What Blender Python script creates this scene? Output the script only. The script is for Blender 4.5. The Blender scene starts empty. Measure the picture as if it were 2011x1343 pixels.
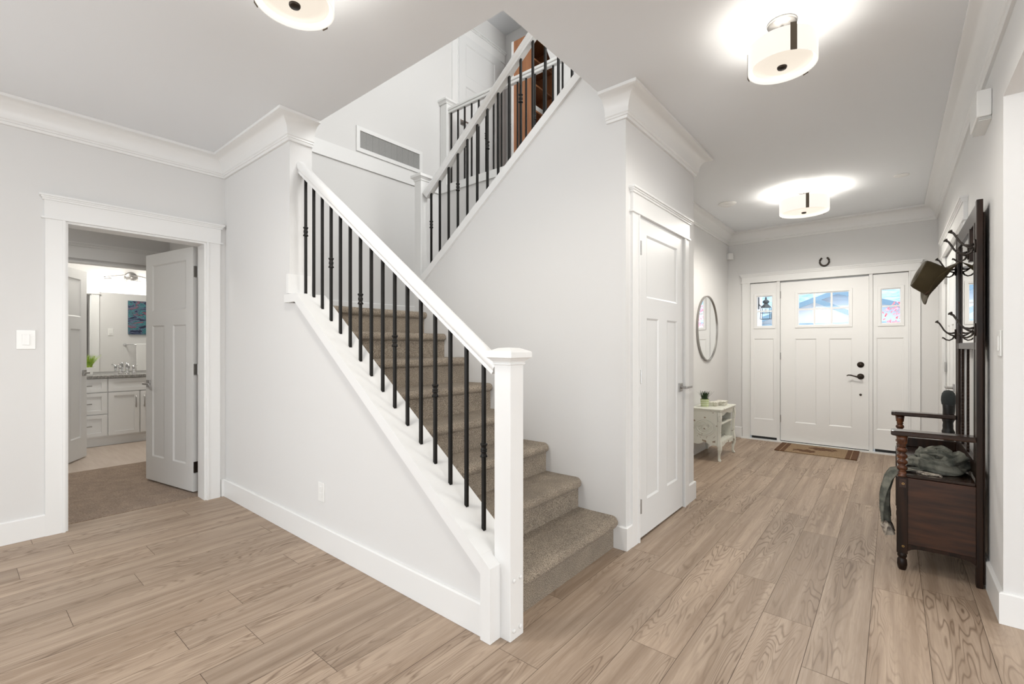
import bpy, bmesh, math, random
from mathutils import Vector, Matrix
random.seed(7)
S = bpy.context.scene
COL = S.collection
PI = math.pi
# ------------------------------------------------------------------ camera
cd = bpy.data.cameras.new('camera'); cam = bpy.data.objects.new('camera', cd); COL.objects.link(cam)
cam.location = (0, 0, 1.225)
cam.rotation_euler = (PI/2, 0, math.radians(39.43))
cd.sensor_width = 36; cd.lens = 909.1/2011*36; cd.shift_y = 7.5/2011; cd.clip_start = 0.05; cd.clip_end = 200
S.camera = cam
# ------------------------------------------------------------------ view, world, daylight and added fill lamps
S.view_settings.view_transform = 'Standard'; S.view_settings.look = 'None'
S.view_settings.exposure = -0.08; S.view_settings.gamma = 1.0; S.view_settings.use_curve_mapping = False
W = bpy.data.worlds.new('sky'); S.world = W; W.use_nodes = True
wb = W.node_tree.nodes['Background']; wb.inputs[0].default_value = (0.84, 0.92, 1.0, 1); wb.inputs[1].default_value = 3.0

def area(name, loc, target, sx, sy, power, color=(1, 1, 1)):
    l = bpy.data.lights.new(name, 'AREA'); l.shape = 'RECTANGLE'; l.size = sx; l.size_y = sy; l.energy = power; l.color = color
    o = bpy.data.objects.new(name, l); COL.objects.link(o); o.location = loc
    o.rotation_euler = (Vector(target)-Vector(loc)).to_track_quat('-Z', 'Y').to_euler(); return o
def point(name, loc, power, color, r=0.05):
    l = bpy.data.lights.new(name, 'POINT'); l.energy = power; l.color = color; l.shadow_soft_size = r
    o = bpy.data.objects.new(name, l); COL.objects.link(o); o.location = loc; return o
WARM = (1, 0.95, 0.87); DAY = (1.0, 0.98, 0.945)
area('rear_fill_light', (-2.3, -5.1, 1.45), (-2.3, 0, 1.9), 3.2, 2.2, 40, DAY)  # soft lamp added at an invented opening behind the camera
area('rear_fill_light', (1.9, -5.1, 1.45), (1.2, 0, 1.9), 3.2, 2.2, 28, DAY)  # second added lamp, at the unseen right rear opening
area('daylight_side_window', (5.05, 0.8, 1.45), (0, 0.8, 1.6), 3.0, 2.0, 125, DAY)
area('bathroom_fill_light', (-6.9, 1.1, 2.72), (-7.1, 1.1, 0), .5, .5, 26, WARM)  # unseen lamp added to brighten the vanity fronts, no fixture modelled
area('bedroom_fill_light', (-5.2, -.6, 2.70), (-5.2, -.2, 0), .5, .5, 11, WARM)  # unseen lamp added to brighten the carpeted room
area('left_fill_light', (-4.3, -2.6, 1.5), (0, -2.6, 1.4), 2.4, 1.9, 60, DAY)  # fill lamp added in an invented opening of the unseen left wall
area('upper_fill_light', (-0.05, 2.9, 4.5), (-4.1, 2.9, 4.1), 1.6, 1.2, 80, DAY)  # unseen lamp added to light the stairwell and upper hallway

# ------------------------------------------------------------------ materials
def nd(nt, t, **kw):
    n = nt.nodes.new(t)
    for k, v in kw.items():
        if k == 'inp':
            for a, b in v.items(): n.inputs[a].default_value = b
        else: setattr(n, k, v)
    return n
def mat(name, col, rough=0.5, metal=0.0, bump=None, var=None, emit=None, coat=0.0, ior=None):
    m = bpy.data.materials.new(name); m.use_nodes = True; nt = m.node_tree; L = nt.links
    b = nt.nodes['Principled BSDF']; b.inputs['Base Color'].default_value = (*col, 1)
    b.inputs['Roughness'].default_value = rough; b.inputs['Metallic'].default_value = metal
    b.inputs['Coat Weight'].default_value = coat
    if ior: b.inputs['IOR'].default_value = ior
    if emit: b.inputs['Emission Color'].default_value = (*emit[0], 1); b.inputs['Emission Strength'].default_value = emit[1]
    tc = None
    if bump or var: tc = nd(nt, 'ShaderNodeTexCoord')
    if var:   # (scale vec, second colour, noise detail, lo, hi)
        mp = nd(nt, 'ShaderNodeMapping'); mp.inputs['Scale'].default_value = var[0]; L.new(tc.outputs['Object'], mp.inputs[0])
        nz = nd(nt, 'ShaderNodeTexNoise', inp={'Scale': 1.0, 'Detail': var[2]}); L.new(mp.outputs[0], nz.inputs['Vector'])
        rp = nd(nt, 'ShaderNodeMapRange', inp={1: var[3], 2: var[4]}); L.new(nz.outputs['Fac'], rp.inputs[0])
        mx = nd(nt, 'ShaderNodeMix', data_type='RGBA'); mx.inputs[6].default_value = (*col, 1); mx.inputs[7].default_value = (*var[1], 1)
        L.new(rp.outputs[0], mx.inputs[0]); L.new(mx.outputs[2], b.inputs['Base Color'])
    if bump:
        nz = nd(nt, 'ShaderNodeTexNoise', inp={'Scale': bump[0], 'Detail': 3.0}); L.new(tc.outputs['Object'], nz.inputs['Vector'])
        bp = nd(nt, 'ShaderNodeBump', inp={'Strength': bump[1], 'Distance': bump[2]}); L.new(nz.outputs['Fac'], bp.inputs['Height']); L.new(bp.outputs[0], b.inputs['Normal'])
    return m
M = {}
M['wall'] = mat('wall_paint', (0.72, 0.715, 0.705), 0.75, bump=(300, .05, .001))
M['ceil'] = mat('ceiling_paint', (0.82, 0.84, 0.86), 0.9, bump=(200, .05, .001))
M['trim'] = mat('white_trim_paint', (0.81, 0.81, 0.80), 0.35)
M['door'] = mat('white_door_paint', (0.76, 0.765, 0.76), 0.38)
M['front_door'] = mat('front_door_paint', (0.84, 0.84, 0.83), 0.42)
M['iron'] = mat('black_iron', (0.012, 0.011, 0.010), 0.42, 0.6)
M['bronze'] = mat('dark_bronze', (0.045, 0.035, 0.028), 0.38, 0.8)
M['hook'] = mat('cast_hook_metal', (0.05, 0.042, 0.036), 0.42, 0.7)
M['brass_strap'] = mat('antique_strap', (0.11, 0.085, 0.06), 0.55, 0.4)
M['nickel'] = mat('satin_nickel', (0.42, 0.41, 0.40), 0.3, 1.0)
M['chrome'] = mat('polished_chrome', (0.8, 0.8, 0.82), 0.08, 1.0)
M['plastic'] = mat('white_plastic', (0.84, 0.84, 0.82), 0.3)
M['black'] = mat('black_rubber', (0.01, 0.01, 0.01), 0.7)
M['mirror'] = mat('mirror_silver', (0.92, 0.93, 0.93), 0.0, 1.0)
M['greyframe'] = mat('brushed_grey_frame', (0.36, 0.35, 0.33), 0.35, 0.8)
M['stone'] = mat('grey_stone', (0.18, 0.175, 0.165), 0.18, var=((60, 60, 60), (0.32, 0.31, 0.29), 4, .4, .6))
M['towel'] = mat('white_towel', (0.85, 0.85, 0.84), 0.95, bump=(400, .5, .003))
M['ceramic'] = mat('white_ceramic', (0.86, 0.86, 0.84), 0.15)
M['leaf_dark'] = mat('dark_leaf', (0.03, 0.07, 0.02), 0.5)
M['leaf_bright'] = mat('bright_leaf', (0.25, 0.48, 0.05), 0.5, var=((30, 30, 30), (0.5, 0.62, 0.12), 2, .4, .6))
M['maple'] = mat('red_maple_leaf', (0.80, 0.10, 0.13), 0.6, var=((6, 6, 6), (1.0, 0.42, 0.5), 3, .35, .65))
M['bark'] = mat('bark', (0.12, 0.08, 0.05), 0.9)
M['siding'] = mat('pale_siding', (0.80, 0.84, 0.88), 0.7)
M['fascia'] = mat('blue_grey_fascia', (0.16, 0.28, 0.38), 0.6)
M['shingle'] = mat('blue_grey_shingle', (0.22, 0.36, 0.48), 0.85, var=((3, 3, 14), (0.42, 0.58, 0.70), 3, .4, .6))
M['driveway'] = mat('pale_concrete', (0.55, 0.55, 0.54), 0.9)
M['bookwood'] = mat('cabinet_wood', (0.30, 0.115, 0.045), 0.42, var=((60, 60, 2.5), (0.40, 0.175, 0.075), 4, .35, .65))
M['seam'] = mat('floor_seam', (0.10, 0.07, 0.05), 0.8)
M['tile'] = mat('pale_bath_floor', (0.50, 0.41, 0.34), 0.35, var=((3, 30, 3), (0.56, 0.47, 0.40), 4, .35, .65))
M['antique_white'] = mat('distressed_white_paint', (0.76, 0.76, 0.68), 0.5, var=((24, 24, 24), (0.28, 0.2, 0.13), 6, .63, .69))
M['cream'] = mat('cream_box', (0.75, 0.73, 0.65), 0.5, var=((60, 60, 60), (0.55, 0.52, 0.42), 3, .5, .6))
M['greycloth'] = mat('charcoal_cloth', (0.035, 0.04, 0.04), 0.9, bump=(300, .5, .003))
M['darkvest'] = mat('filter_mesh', (0.36, 0.36, 0.35), 0.8)
M['hat'] = mat('olive_felt', (0.038, 0.025, 0.006), 0.85, bump=(250, .25, .002), var=((8, 8, 8), (0.052, 0.036, 0.011), 3, .35, .7))
M['postwood'] = mat('blackened_wood', (0.012, 0.011, 0.010), 0.5, bump=(60, .3, .004))
M['hatband'] = mat('hat_braid', (0.06, 0.028, 0.014), 0.7)
M['lining'] = mat('hat_lining', (0.30, 0.25, 0.22), 0.7)

def wood_dark(name, c1, c2, rough, sc):
    m = mat(name, c1, rough, var=(sc, c2, 5, .35, .68), coat=0.0, bump=(90, .08, .002)); return m
M['dwood'] = wood_dark('dark_oak', (0.010, 0.005, 0.003), (0.028, 0.012, 0.006), 0.33, (40, 40, 4)); M['dwood'].node_tree.nodes['Principled BSDF'].inputs['Specular IOR Level'].default_value = .28
M['polished'] = mat('polished_dark_oak', (0.012, 0.006, 0.004), 0.16, var=((4, 40, 40), (0.03, 0.012, 0.006), 4, .35, .65))
M['dpanel'] = wood_dark('dark_oak_panel', (0.020, 0.007, 0.003), (0.062, 0.021, 0.008), 0.32, (5, 30, 45))
M['twist'] = wood_dark('worn_oak_turning', (0.035, 0.012, 0.006), (0.16, 0.055, 0.02), 0.25, (30, 30, 30))

# translucent glass shades and panes
def glass_pane(name, tint=(1, 1, 1)):
    m = bpy.data.materials.new(name); m.use_nodes = True; nt = m.node_tree; nt.nodes.clear()
    o = nd(nt, 'ShaderNodeOutputMaterial'); t = nd(nt, 'ShaderNodeBsdfTransparent'); g = nd(nt, 'ShaderNodeBsdfGlossy'); mx = nd(nt, 'ShaderNodeMixShader')
    t.inputs[0].default_value = (*tint, 1); g.inputs['Roughness'].default_value = 0.02; mx.inputs[0].default_value = 0.06
    nt.links.new(t.outputs[0], mx.inputs[1]); nt.links.new(g.outputs[0], mx.inputs[2]); nt.links.new(mx.outputs[0], o.inputs[0]); return m
M['glass'] = glass_pane('window_glass')
def lit_glass(name, col, emit, es, tr):
    m = mat(name, col, 0.3, emit=(emit, es)); nt = m.node_tree; o = nt.nodes['Material Output']; p = nt.nodes['Principled BSDF']
    t = nd(nt, 'ShaderNodeBsdfTransparent'); t.inputs[0].default_value = (1, .97, .92, 1); mx = nd(nt, 'ShaderNodeMixShader'); mx.inputs[0].default_value = tr
    nt.links.new(p.outputs[0], mx.inputs[1]); nt.links.new(t.outputs[0], mx.inputs[2]); nt.links.new(mx.outputs[0], o.inputs[0]); return m
M['shade'] = lit_glass('lit_frosted_glass', (0.10, 0.095, 0.09), (1, 0.955, 0.87), 1.0, .06)
M['diffuser'] = lit_glass('lit_glass_diffuser', (0.02, 0.018, 0.016), (1, 0.89, 0.75), .97, .03)
M['vshade'] = lit_glass('lit_vanity_glass', (0.6, 0.6, 0.58), (1, 0.98, 0.94), 2.0, .3)

def carpet(name, c1, c2, sc=230):
    m = bpy.data.materials.new(name); m.use_nodes = True; nt = m.node_tree; L = nt.links; b = nt.nodes['Principled BSDF']
    tc = nd(nt, 'ShaderNodeTexCoord'); v = nd(nt, 'ShaderNodeTexNoise', inp={'Scale': sc, 'Detail': 2.0, 'Roughness': 0.7}); L.new(tc.outputs['Object'], v.inputs['Vector'])
    v2 = nd(nt, 'ShaderNodeTexNoise', inp={'Scale': 9.0, 'Detail': 3.0}); L.new(tc.outputs['Object'], v2.inputs['Vector'])
    r = nd(nt, 'ShaderNodeMapRange', inp={1: .36, 2: .64}); L.new(v.outputs['Fac'], r.inputs[0])
    mx = nd(nt, 'ShaderNodeMix', data_type='RGBA'); mx.inputs[6].default_value = (*c1, 1); mx.inputs[7].default_value = (*c2, 1); L.new(r.outputs[0], mx.inputs[0])
    r2 = nd(nt, 'ShaderNodeMapRange', inp={1: .3, 2: .7, 3: .86, 4: 1.1}); L.new(v2.outputs['Fac'], r2.inputs[0])
    ml = nd(nt, 'ShaderNodeVectorMath', operation='SCALE'); L.new(mx.outputs[2], ml.inputs[0]); L.new(r2.outputs[0], ml.inputs['Scale']); L.new(ml.outputs[0], b.inputs['Base Color'])
    b.inputs['Roughness'].default_value = 1.0; b.inputs['Specular IOR Level'].default_value = 0.1
    b.inputs['Sheen Weight'].default_value = 0.2
    bp = nd(nt, 'ShaderNodeBump', inp={'Strength': 1.0, 'Distance': .012}); L.new(v.outputs['Fac'], bp.inputs['Height']); L.new(bp.outputs[0], b.inputs['Normal']); return m
M['carpet'] = carpet('beige_carpet', (0.13, 0.095, 0.062), (0.60, 0.50, 0.385))
M['carpet2'] = carpet('taupe_carpet', (0.27, 0.19, 0.135), (0.50, 0.38, 0.29), 150)

def plank_mat():
    m = bpy.data.materials.new('oak_plank'); m.use_nodes = True; nt = m.node_tree; L = nt.links; b = nt.nodes['Principled BSDF']
    tc = nd(nt, 'ShaderNodeTexCoord'); at = nd(nt, 'ShaderNodeAttribute', attribute_name='rnd')
    sp = nd(nt, 'ShaderNodeSeparateColor'); L.new(at.outputs['Color'], sp.inputs[0])
    off = nd(nt, 'ShaderNodeVectorMath', operation='SCALE'); L.new(at.outputs['Color'], off.inputs[0]); off.inputs['Scale'].default_value = 61.0
    def coords(sx, sy):
        mp = nd(nt, 'ShaderNodeMapping'); mp.inputs['Scale'].default_value = (sx, sy, 1); L.new(tc.outputs['Object'], mp.inputs[0])
        a = nd(nt, 'ShaderNodeVectorMath', operation='ADD'); L.new(mp.outputs[0], a.inputs[0]); L.new(off.outputs[0], a.inputs[1]); return a.outputs[0]
    n1 = nd(nt, 'ShaderNodeTexNoise', inp={'Scale': 1.0, 'Detail': 2.5, 'Roughness': .5, 'Distortion': .25}); L.new(coords(7.5, .85), n1.inputs['Vector'])
    k = nd(nt, 'ShaderNodeMath', operation='MULTIPLY'); L.new(n1.outputs['Fac'], k.inputs[0]); k.inputs[1].default_value = 30
    pp = nd(nt, 'ShaderNodeMath', operation='PINGPONG'); L.new(k.outputs[0], pp.inputs[0]); pp.inputs[1].default_value = 0.5
    ln = nd(nt, 'ShaderNodeMapRange', inp={1: 0.0, 2: 0.22, 3: 1.0, 4: 0.0}); L.new(pp.outputs[0], ln.inputs[0])
    n2 = nd(nt, 'ShaderNodeTexNoise', inp={'Scale': 1.0, 'Detail': 2.0}); L.new(coords(5, 1.1), n2.inputs['Vector'])
    mk = nd(nt, 'ShaderNodeMapRange', inp={1: .44, 2: .62, 3: 0.10, 4: 0.80}); L.new(n2.outputs['Fac'], mk.inputs[0])
    lm = nd(nt, 'ShaderNodeMath', operation='MULTIPLY'); L.new(ln.outputs[0], lm.inputs[0]); L.new(mk.outputs[0], lm.inputs[1])
    n3 = nd(nt, 'ShaderNodeTexNoise', inp={'Scale': 1.0, 'Detail': 4.0, 'Roughness': .65}); L.new(coords(120, 5), n3.inputs['Vector'])
    f3 = nd(nt, 'ShaderNodeMapRange', inp={1: .35, 2: .7, 3: 0.0, 4: 0.42}); L.new(n3.outputs['Fac'], f3.inputs[0])
    n4 = nd(nt, 'ShaderNodeTexNoise', inp={'Scale': 1.0, 'Detail': 3.0}); L.new(coords(20, .8), n4.inputs['Vector'])
    f4 = nd(nt, 'ShaderNodeMapRange', inp={1: .36, 2: .66, 3: 0.0, 4: 0.85}); L.new(n4.outputs['Fac'], f4.inputs[0])
    def mixc(fac, a, bcol):
        x = nd(nt, 'ShaderNodeMix', data_type='RGBA')
        L.new(fac, x.inputs[0])
        if isinstance(a, tuple): x.inputs[6].default_value = a
        else: L.new(a, x.inputs[6])
        x.inputs[7].default_value = bcol; return x.outputs[2]
    c = mixc(f4.outputs[0], FL_BASE, FL_MID)
    c = mixc(f3.outputs[0], c, FL_FINE)
    c = mixc(lm.outputs[0], c, FL_LINE)
    tn = nd(nt, 'ShaderNodeMapRange', inp={1: 0, 2: 1, 3: .88, 4: 1.1}); L.new(sp.outputs[2], tn.inputs[0])
    sc = nd(nt, 'ShaderNodeVectorMath', operation='SCALE'); L.new(c, sc.inputs[0]); L.new(tn.outputs[0], sc.inputs['Scale']); L.new(sc.outputs[0], b.inputs['Base Color'])
    rr = nd(nt, 'ShaderNodeMapRange', inp={1: 0, 2: 1, 3: .40, 4: .55}); L.new(n3.outputs['Fac'], rr.inputs[0]); L.new(rr.outputs[0], b.inputs['Roughness'])
    bp = nd(nt, 'ShaderNodeBump', inp={'Strength': .12, 'Distance': .002}); bp.invert = True; L.new(lm.outputs[0], bp.inputs['Height']); L.new(bp.outputs[0], b.inputs['Normal']); return m
FL_BASE = (0.48, 0.37, 0.28, 1); FL_MID = (0.29, 0.208, 0.147, 1); FL_FINE = (0.27, 0.19, 0.125, 1); FL_LINE = (0.15, 0.095, 0.058, 1)
M['plank'] = plank_mat()

# ------------------------------------------------------------------ helpers
WM = {}
def put(o, label=None, cat=None, group=None, kind=None):
    if label: o['label'] = label
    if cat: o['category'] = cat
    if group: o['group'] = group
    if kind: o['kind'] = kind
    return o
def thing(name, loc, label, cat, rz=0.0, group=None, kind=None):
    o = bpy.data.objects.new(name, None); COL.objects.link(o); o.empty_display_size = 0.1
    o.location = loc; o.rotation_euler = (0, 0, rz); WM[o] = Matrix.Translation(Vector(loc)) @ Matrix.Rotation(rz, 4, 'Z')
    return put(o, label, cat, group, kind)
class MB:
    def __init__(s): s.bm = bmesh.new()
    def box(s, x0, x1, y0, y1, z0, z1):
        v = [s.bm.verts.new(p) for p in ((x0, y0, z0), (x1, y0, z0), (x1, y1, z0), (x0, y1, z0), (x0, y0, z1), (x1, y0, z1), (x1, y1, z1), (x0, y1, z1))]
        for f in ((0, 3, 2, 1), (4, 5, 6, 7), (0, 1, 5, 4), (1, 2, 6, 5), (2, 3, 7, 6), (3, 0, 4, 7)): s.bm.faces.new([v[i] for i in f])
        return v
    def prism(s, pts, d):      # pts: list of 3D points of a planar polygon; d: extrusion vector
        d = Vector(d); a = [s.bm.verts.new(p) for p in pts]; b = [s.bm.verts.new(Vector(p)+d) for p in pts]; n = len(pts)
        s.bm.faces.new(a); s.bm.faces.new(b[::-1])
        for i in range(n): s.bm.faces.new([a[i], b[i], b[(i+1) % n], a[(i+1) % n]][::-1])
    def quad(s, *p): s.bm.faces.new([s.bm.verts.new(q) for q in p])
    def rings(s, R, cap=True, closed=True):
        V = [[s.bm.verts.new(p) for p in r] for r in R]; n = len(V[0])
        for i in range(len(V)-1):
            for j in range(n if closed else n-1): s.bm.faces.new([V[i][j], V[i][(j+1) % n], V[i+1][(j+1) % n], V[i+1][j]])
        if cap: s.bm.faces.new(V[0][::-1]); s.bm.faces.new(V[-1])
        return V
    def lathe(s, c, prof, n=24, ax='z', cap=True):
        R = []
        for r, h in prof:
            ring = []
            for k in range(n):
                a = 2*PI*k/n; u, v = max(r, 1e-4)*math.cos(a), max(r, 1e-4)*math.sin(a)
                ring.append((c[0]+u, c[1]+v, c[2]+h) if ax == 'z' else (c[0]+h, c[1]+u, c[2]+v) if ax == 'x' else (c[0]+v, c[1]+h, c[2]+u))
            R.append(ring)
        s.rings(R, cap)
    def tube(s, pts, rad, n=8, cap=True, flat=1.0):
        pts = [Vector(p) for p in pts]; R = []; up = Vector((0, 0, 1))
        for i, p in enumerate(pts):
            t = (pts[min(i+1, len(pts)-1)]-pts[max(i-1, 0)]).normalized()
            a = t.cross(up)
            if a.length < 1e-3: a = t.cross(Vector((0, 1, 0)))
            a.normalize(); b = a.cross(t).normalized(); r = rad[i] if isinstance(rad, (list, tuple)) else rad
            R.append([p+a*math.cos(2*PI*k/n)*r*flat+b*math.sin(2*PI*k/n)*r for k in range(n)])
        s.rings(R, cap)
    def sweep(s, path, prof, side=1, caps=True):   # prof (out, z) along an xy polyline, mitred
        P = [Vector((p[0], p[1])) for p in path]; n = len(P); R = []
        for i in range(n):
            d0 = (P[i]-P[i-1]).normalized() if i > 0 else None; d1 = (P[i+1]-P[i]).normalized() if i < n-1 else None
            nn = lambda d: Vector((-d.y, d.x))*side
            if d0 is None: m = nn(d1)
            elif d1 is None: m = nn(d0)
            else:
                a, b = nn(d0), nn(d1); m = (a+b); m = m/(m.dot(a)) if abs(m.dot(a)) > 1e-6 else a
            R.append([(P[i].x+m.x*o, P[i].y+m.y*o, z) for o, z in prof])
        s.rings(R, caps)
    def panel(s, mapf, u0, u1, v0, v1, w0, w1, holes=()):   # slab with rectangular holes; mapf(u,w,v)->xyz axis aligned
        us = sorted({u0, u1, *[h[0] for h in holes], *[h[1] for h in holes]}); vs = sorted({v0, v1, *[h[2] for h in holes], *[h[3] for h in holes]})
        us = [u for u in us if u0 <= u <= u1]; vs = [v for v in vs if v0 <= v <= v1]
        def solid(i, j):
            if i < 0 or j < 0 or i >= len(us)-1 or j >= len(vs)-1: return False
            um, vm = (us[i]+us[i+1])/2, (vs[j]+vs[j+1])/2
            return not any(h[0] < um < h[1] and h[2] < vm < h[3] for h in holes)
        cache = {}
        def V(u, w, v):
            k = (round(u, 5), round(w, 5), round(v, 5))
            if k not in cache: cache[k] = s.bm.verts.new(mapf(u, w, v))
            return cache[k]
        for i in range(len(us)-1):
            for j in range(len(vs)-1):
                if not solid(i, j): continue
                a, b, c, d = us[i], us[i+1], vs[j], vs[j+1]
                s.bm.faces.new([V(a, w0, c), V(b, w0, c), V(b, w0, d), V(a, w0, d)]); s.bm.faces.new([V(a, w1, c), V(a, w1, d), V(b, w1, d), V(b, w1, c)])
                if not solid(i-1, j): s.bm.faces.new([V(a, w0, c), V(a, w0, d), V(a, w1, d), V(a, w1, c)])
                if not solid(i+1, j): s.bm.faces.new([V(b, w0, c), V(b, w1, c), V(b, w1, d), V(b, w0, d)])
                if not solid(i, j-1): s.bm.faces.new([V(a, w0, c), V(a, w1, c), V(b, w1, c), V(b, w0, c)])
                if not solid(i, j+1): s.bm.faces.new([V(a, w0, d), V(b, w0, d), V(b, w1, d), V(a, w1, d)])
    def build(s, name, m, parent=None, smooth=False, bevel=0, label=None, cat=None, group=None, kind=None, subsurf=0, norm=True):
        if norm: bmesh.ops.recalc_face_normals(s.bm, faces=s.bm.faces)
        if parent is None:
            xs = [v.co for v in s.bm.verts]; o3 = Vector(((min(p.x for p in xs)+max(p.x for p in xs))/2, (min(p.y for p in xs)+max(p.y for p in xs))/2, min(p.z for p in xs)))
            T = Matrix.Translation(o3)
        else: T = WM[parent]
        s.bm.transform(T.inverted())
        me = bpy.data.meshes.new(name); s.bm.to_mesh(me); s.bm.free(); me.materials.append(m if not isinstance(m, str) else M[m])
        o = bpy.data.objects.new(name, me); COL.objects.link(o); WM[o] = T
        if parent is None: o.location = T.translation
        else: o.parent = parent
        if smooth:
            for p in me.polygons: p.use_smooth = True
        if bevel:
            b = o.modifiers.new('bevel', 'BEVEL'); b.width = bevel; b.segments = 2; b.limit_method = 'ANGLE'; b.angle_limit = math.radians(40)
        if subsurf:
            q = o.modifiers.new('sub', 'SUBSURF'); q.levels = subsurf; q.render_levels = subsurf
        return put(o, label, cat, group, kind)
def one(fn, name, m, parent=None, **kw):
    b = MB(); fn(b); return b.build(name, m, parent, **kw)
def box(name, m, dims, parent=None, **kw): return one(lambda b: b.box(*dims), name, m, parent, **kw)
XW = lambda u, w, v: (w, u, v)      # slab whose plane is x = w, u along y
YW = lambda u, w, v: (u, w, v)      # slab whose plane is y = w, u along x
def wall(name, mapf, u0, u1, v0, v1, w0, w1, holes=(), m='wall', label='', cat='wall'):
    return one(lambda b: b.panel(mapf, u0, u1, v0, v1, w0, w1, holes), name, m, kind='structure', label=label, cat=cat)
def smooth_by_angle(o, ang=35):
    for p in o.data.polygons: p.use_smooth = True
    o.data.set_sharp_from_angle(angle=math.radians(ang))
CZ = 2.74; UZ = 3.02

# ------------------------------------------------------------------ floor of planks
def make_floor():
    me_v = []; me_f = []; rnd = []
    fixed = {-4: 1.807, -3: 2.70, -2: 2.386, -1: 2.07, 0: 2.98, -15: .345, -16: .632, -12: .615, -13: .887, -9: .928, -14: 1.247}
    X0, X1, Y0, Y1 = -4.36, 5.0, -5.0, 6.735; w = .192; g = .0009; Ln = 1.21; rg = random.Random(3)
    k = -24
    while -.078+w*k < X1:
        a, b = max(-.078+w*k, X0), min(-.078+w*(k+1), X1)
        if b > X0 and b-a > .01:
            base = fixed.get(k, rg.random()*Ln+1); y = base-Ln*math.ceil((base-Y0)/Ln)
            while y < Y1:
                c, d = max(y, Y0), min(y+Ln, Y1)
                if d-c > .01:
                    n = len(me_v); me_v += [(a+g, c+g, 0), (b-g, c+g, 0), (b-g, d-g, 0), (a+g, d-g, 0)]; me_f.append((n, n+1, n+2, n+3)); r = (rg.random(), rg.random(), rg.random(), 1); rnd += [r]*4
                y += Ln
        k += 1
    me = bpy.data.meshes.new('floor'); me.from_pydata(me_v, [], me_f)
    ca = me.color_attributes.new('rnd', 'FLOAT_COLOR', 'CORNER')
    for i, r in enumerate(rnd): ca.data[i].color = r
    n = len(me.vertices); bm = bmesh.new(); bm.from_mesh(me)
    me.materials.append(M['plank']); me.materials.append(M['seam'])
    vs = [bm.verts.new(p) for p in ((X0, Y0, -.0012), (X1, Y0, -.0012), (X1, Y1, -.0012), (X0, Y1, -.0012))]; f = bm.faces.new(vs); f.material_index = 1
    vb = [bm.verts.new(p) for p in ((X0, Y0, -.1), (X0, Y1, -.1), (X1, Y1, -.1), (X1, Y0, -.1))]; bm.faces.new(vb).material_index = 1
    bm.to_mesh(me); bm.free()
    o = bpy.data.objects.new('floor', me); COL.objects.link(o)
    put(o, 'light oak plank floor running through the living area and hallway', 'floor', kind='structure')
make_floor()
box('floor', 'carpet2', (-6.1, -4.362, -.8, 1.53, -.1, .004), kind='structure', label='taupe carpet of the small room behind the left doorway', cat='floor')
box('floor', 'tile', (-8.0, -6.1, -.8, 2.7, -.1, .0), kind='structure', label='pale floor of the bathroom beyond the carpeted room', cat='floor')

# ------------------------------------------------------------------ walls and ceilings
wall('wall_left', XW, -5.0, 1.59, 0, CZ, -4.36, -4.22, [(.483, 1.303, 0, 2.05), (-3.8, -1.4, .6, 2.45)], label='light grey wall at the left with the open doorway')
wall('wall_stair', YW, -4.22, -3.09, 0, CZ, 1.435, 1.588, label='light grey wall stub between the left doorway and the stair railing')
wall('wall_landing', XW, 1.59, 5.0, 0, 5.6, -4.22, -4.10, label='tall light grey wall behind the stair landing')
def knee(b):
    b.prism([(-4.0, 1.435, 0), (-1.329, 1.435, 0), (-1.329, 1.435, .28), (-2.965, 1.435, 1.50), (-3.09, 1.435, 1.51), (-3.09, 1.435, 0)][1:], (0, .15, 0))
one(knee, 'wall_knee', 'wall', kind='structure', label='low sloping grey wall below the lower stair railing', cat='wall')
def mid(b):
    x1 = -1.235; f = lambda x: 1.745+.757*(x+3.15)
    b.prism([(-3.155, 2.575, 0), (x1, 2.575, 0), (x1, 2.575, CZ), (-1.36, 2.575, CZ), (-1.36, 2.575, UZ+.02), (-1.47, 2.575, UZ+.02), (-3.155, 2.575, f(-3.155))], (0, .13, 0))
one(mid, 'wall_middle', 'wall', kind='structure', label='broad grey wall between the two flights of stairs', cat='wall')
wall('wall_closet', XW, 2.705, 3.80, 0, CZ, -1.305, -1.235, [(2.73, 3.552, 0, 2.05)], label='narrow hallway wall around the white closet door')
wall('wall_foyer', XW, 3.80, 6.735, 0, CZ, -1.85, -1.73, label='grey foyer wall behind the round mirror and nightstand')
wall('wall_foyer', YW, -1.85, -1.305, 0, CZ, 3.67, 3.80, label='short return wall where the hallway widens by the nightstand')
wall('wall_closet_back', XW, 2.705, 3.67, 0, 1.9, -2.2, -2.15, label='back wall inside the closet')
wall('wall_front', YW, -1.85, .50, 0, CZ, 6.735, 6.875, [(-1.46, .142, 0, 2.05)], label='wall around the front entrance door')
wall('wall_right', XW, -1.0, 6.735, 0, CZ, .377, .517, [(-.9, 2.955, 0, 2.325), (4.30, 5.85, 0, 2.05)], label='right hallway wall with a tall opening at the photo edge')
wall('wall_right_closet', XW, 4.2, 6.0, 0, 2.3, 1.0, 1.05, label='back wall of the closet in the right wall')
wall('wall_rear', YW, -4.36, 5.0, 0, CZ, -5.12, -5.0, [(-3.9, -.7, .35, 2.55), (.3, 3.5, .35, 2.55)], label='rear wall of the living area with two openings added for the fill lamps')
wall('wall_side', XW, -5.12, 3.09, 0, CZ, 5.0, 5.12, [(-.7, 2.3, .45, 2.45)], label='far side wall of the adjoining room')
wall('wall_side', YW, .517, 5.0, 0, CZ, 2.955, 3.09, label='wall of the adjoining room past the right opening')
wall('ceiling', lambda u, w, v: (u, v, w), -4.36, 5.12, -5.12, 6.875, CZ, CZ+.12, [(-4.15, -1.36, 1.59, 3.70)], m='ceil', label='flat pale ceiling with the stairwell opening', cat='ceiling')
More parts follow.
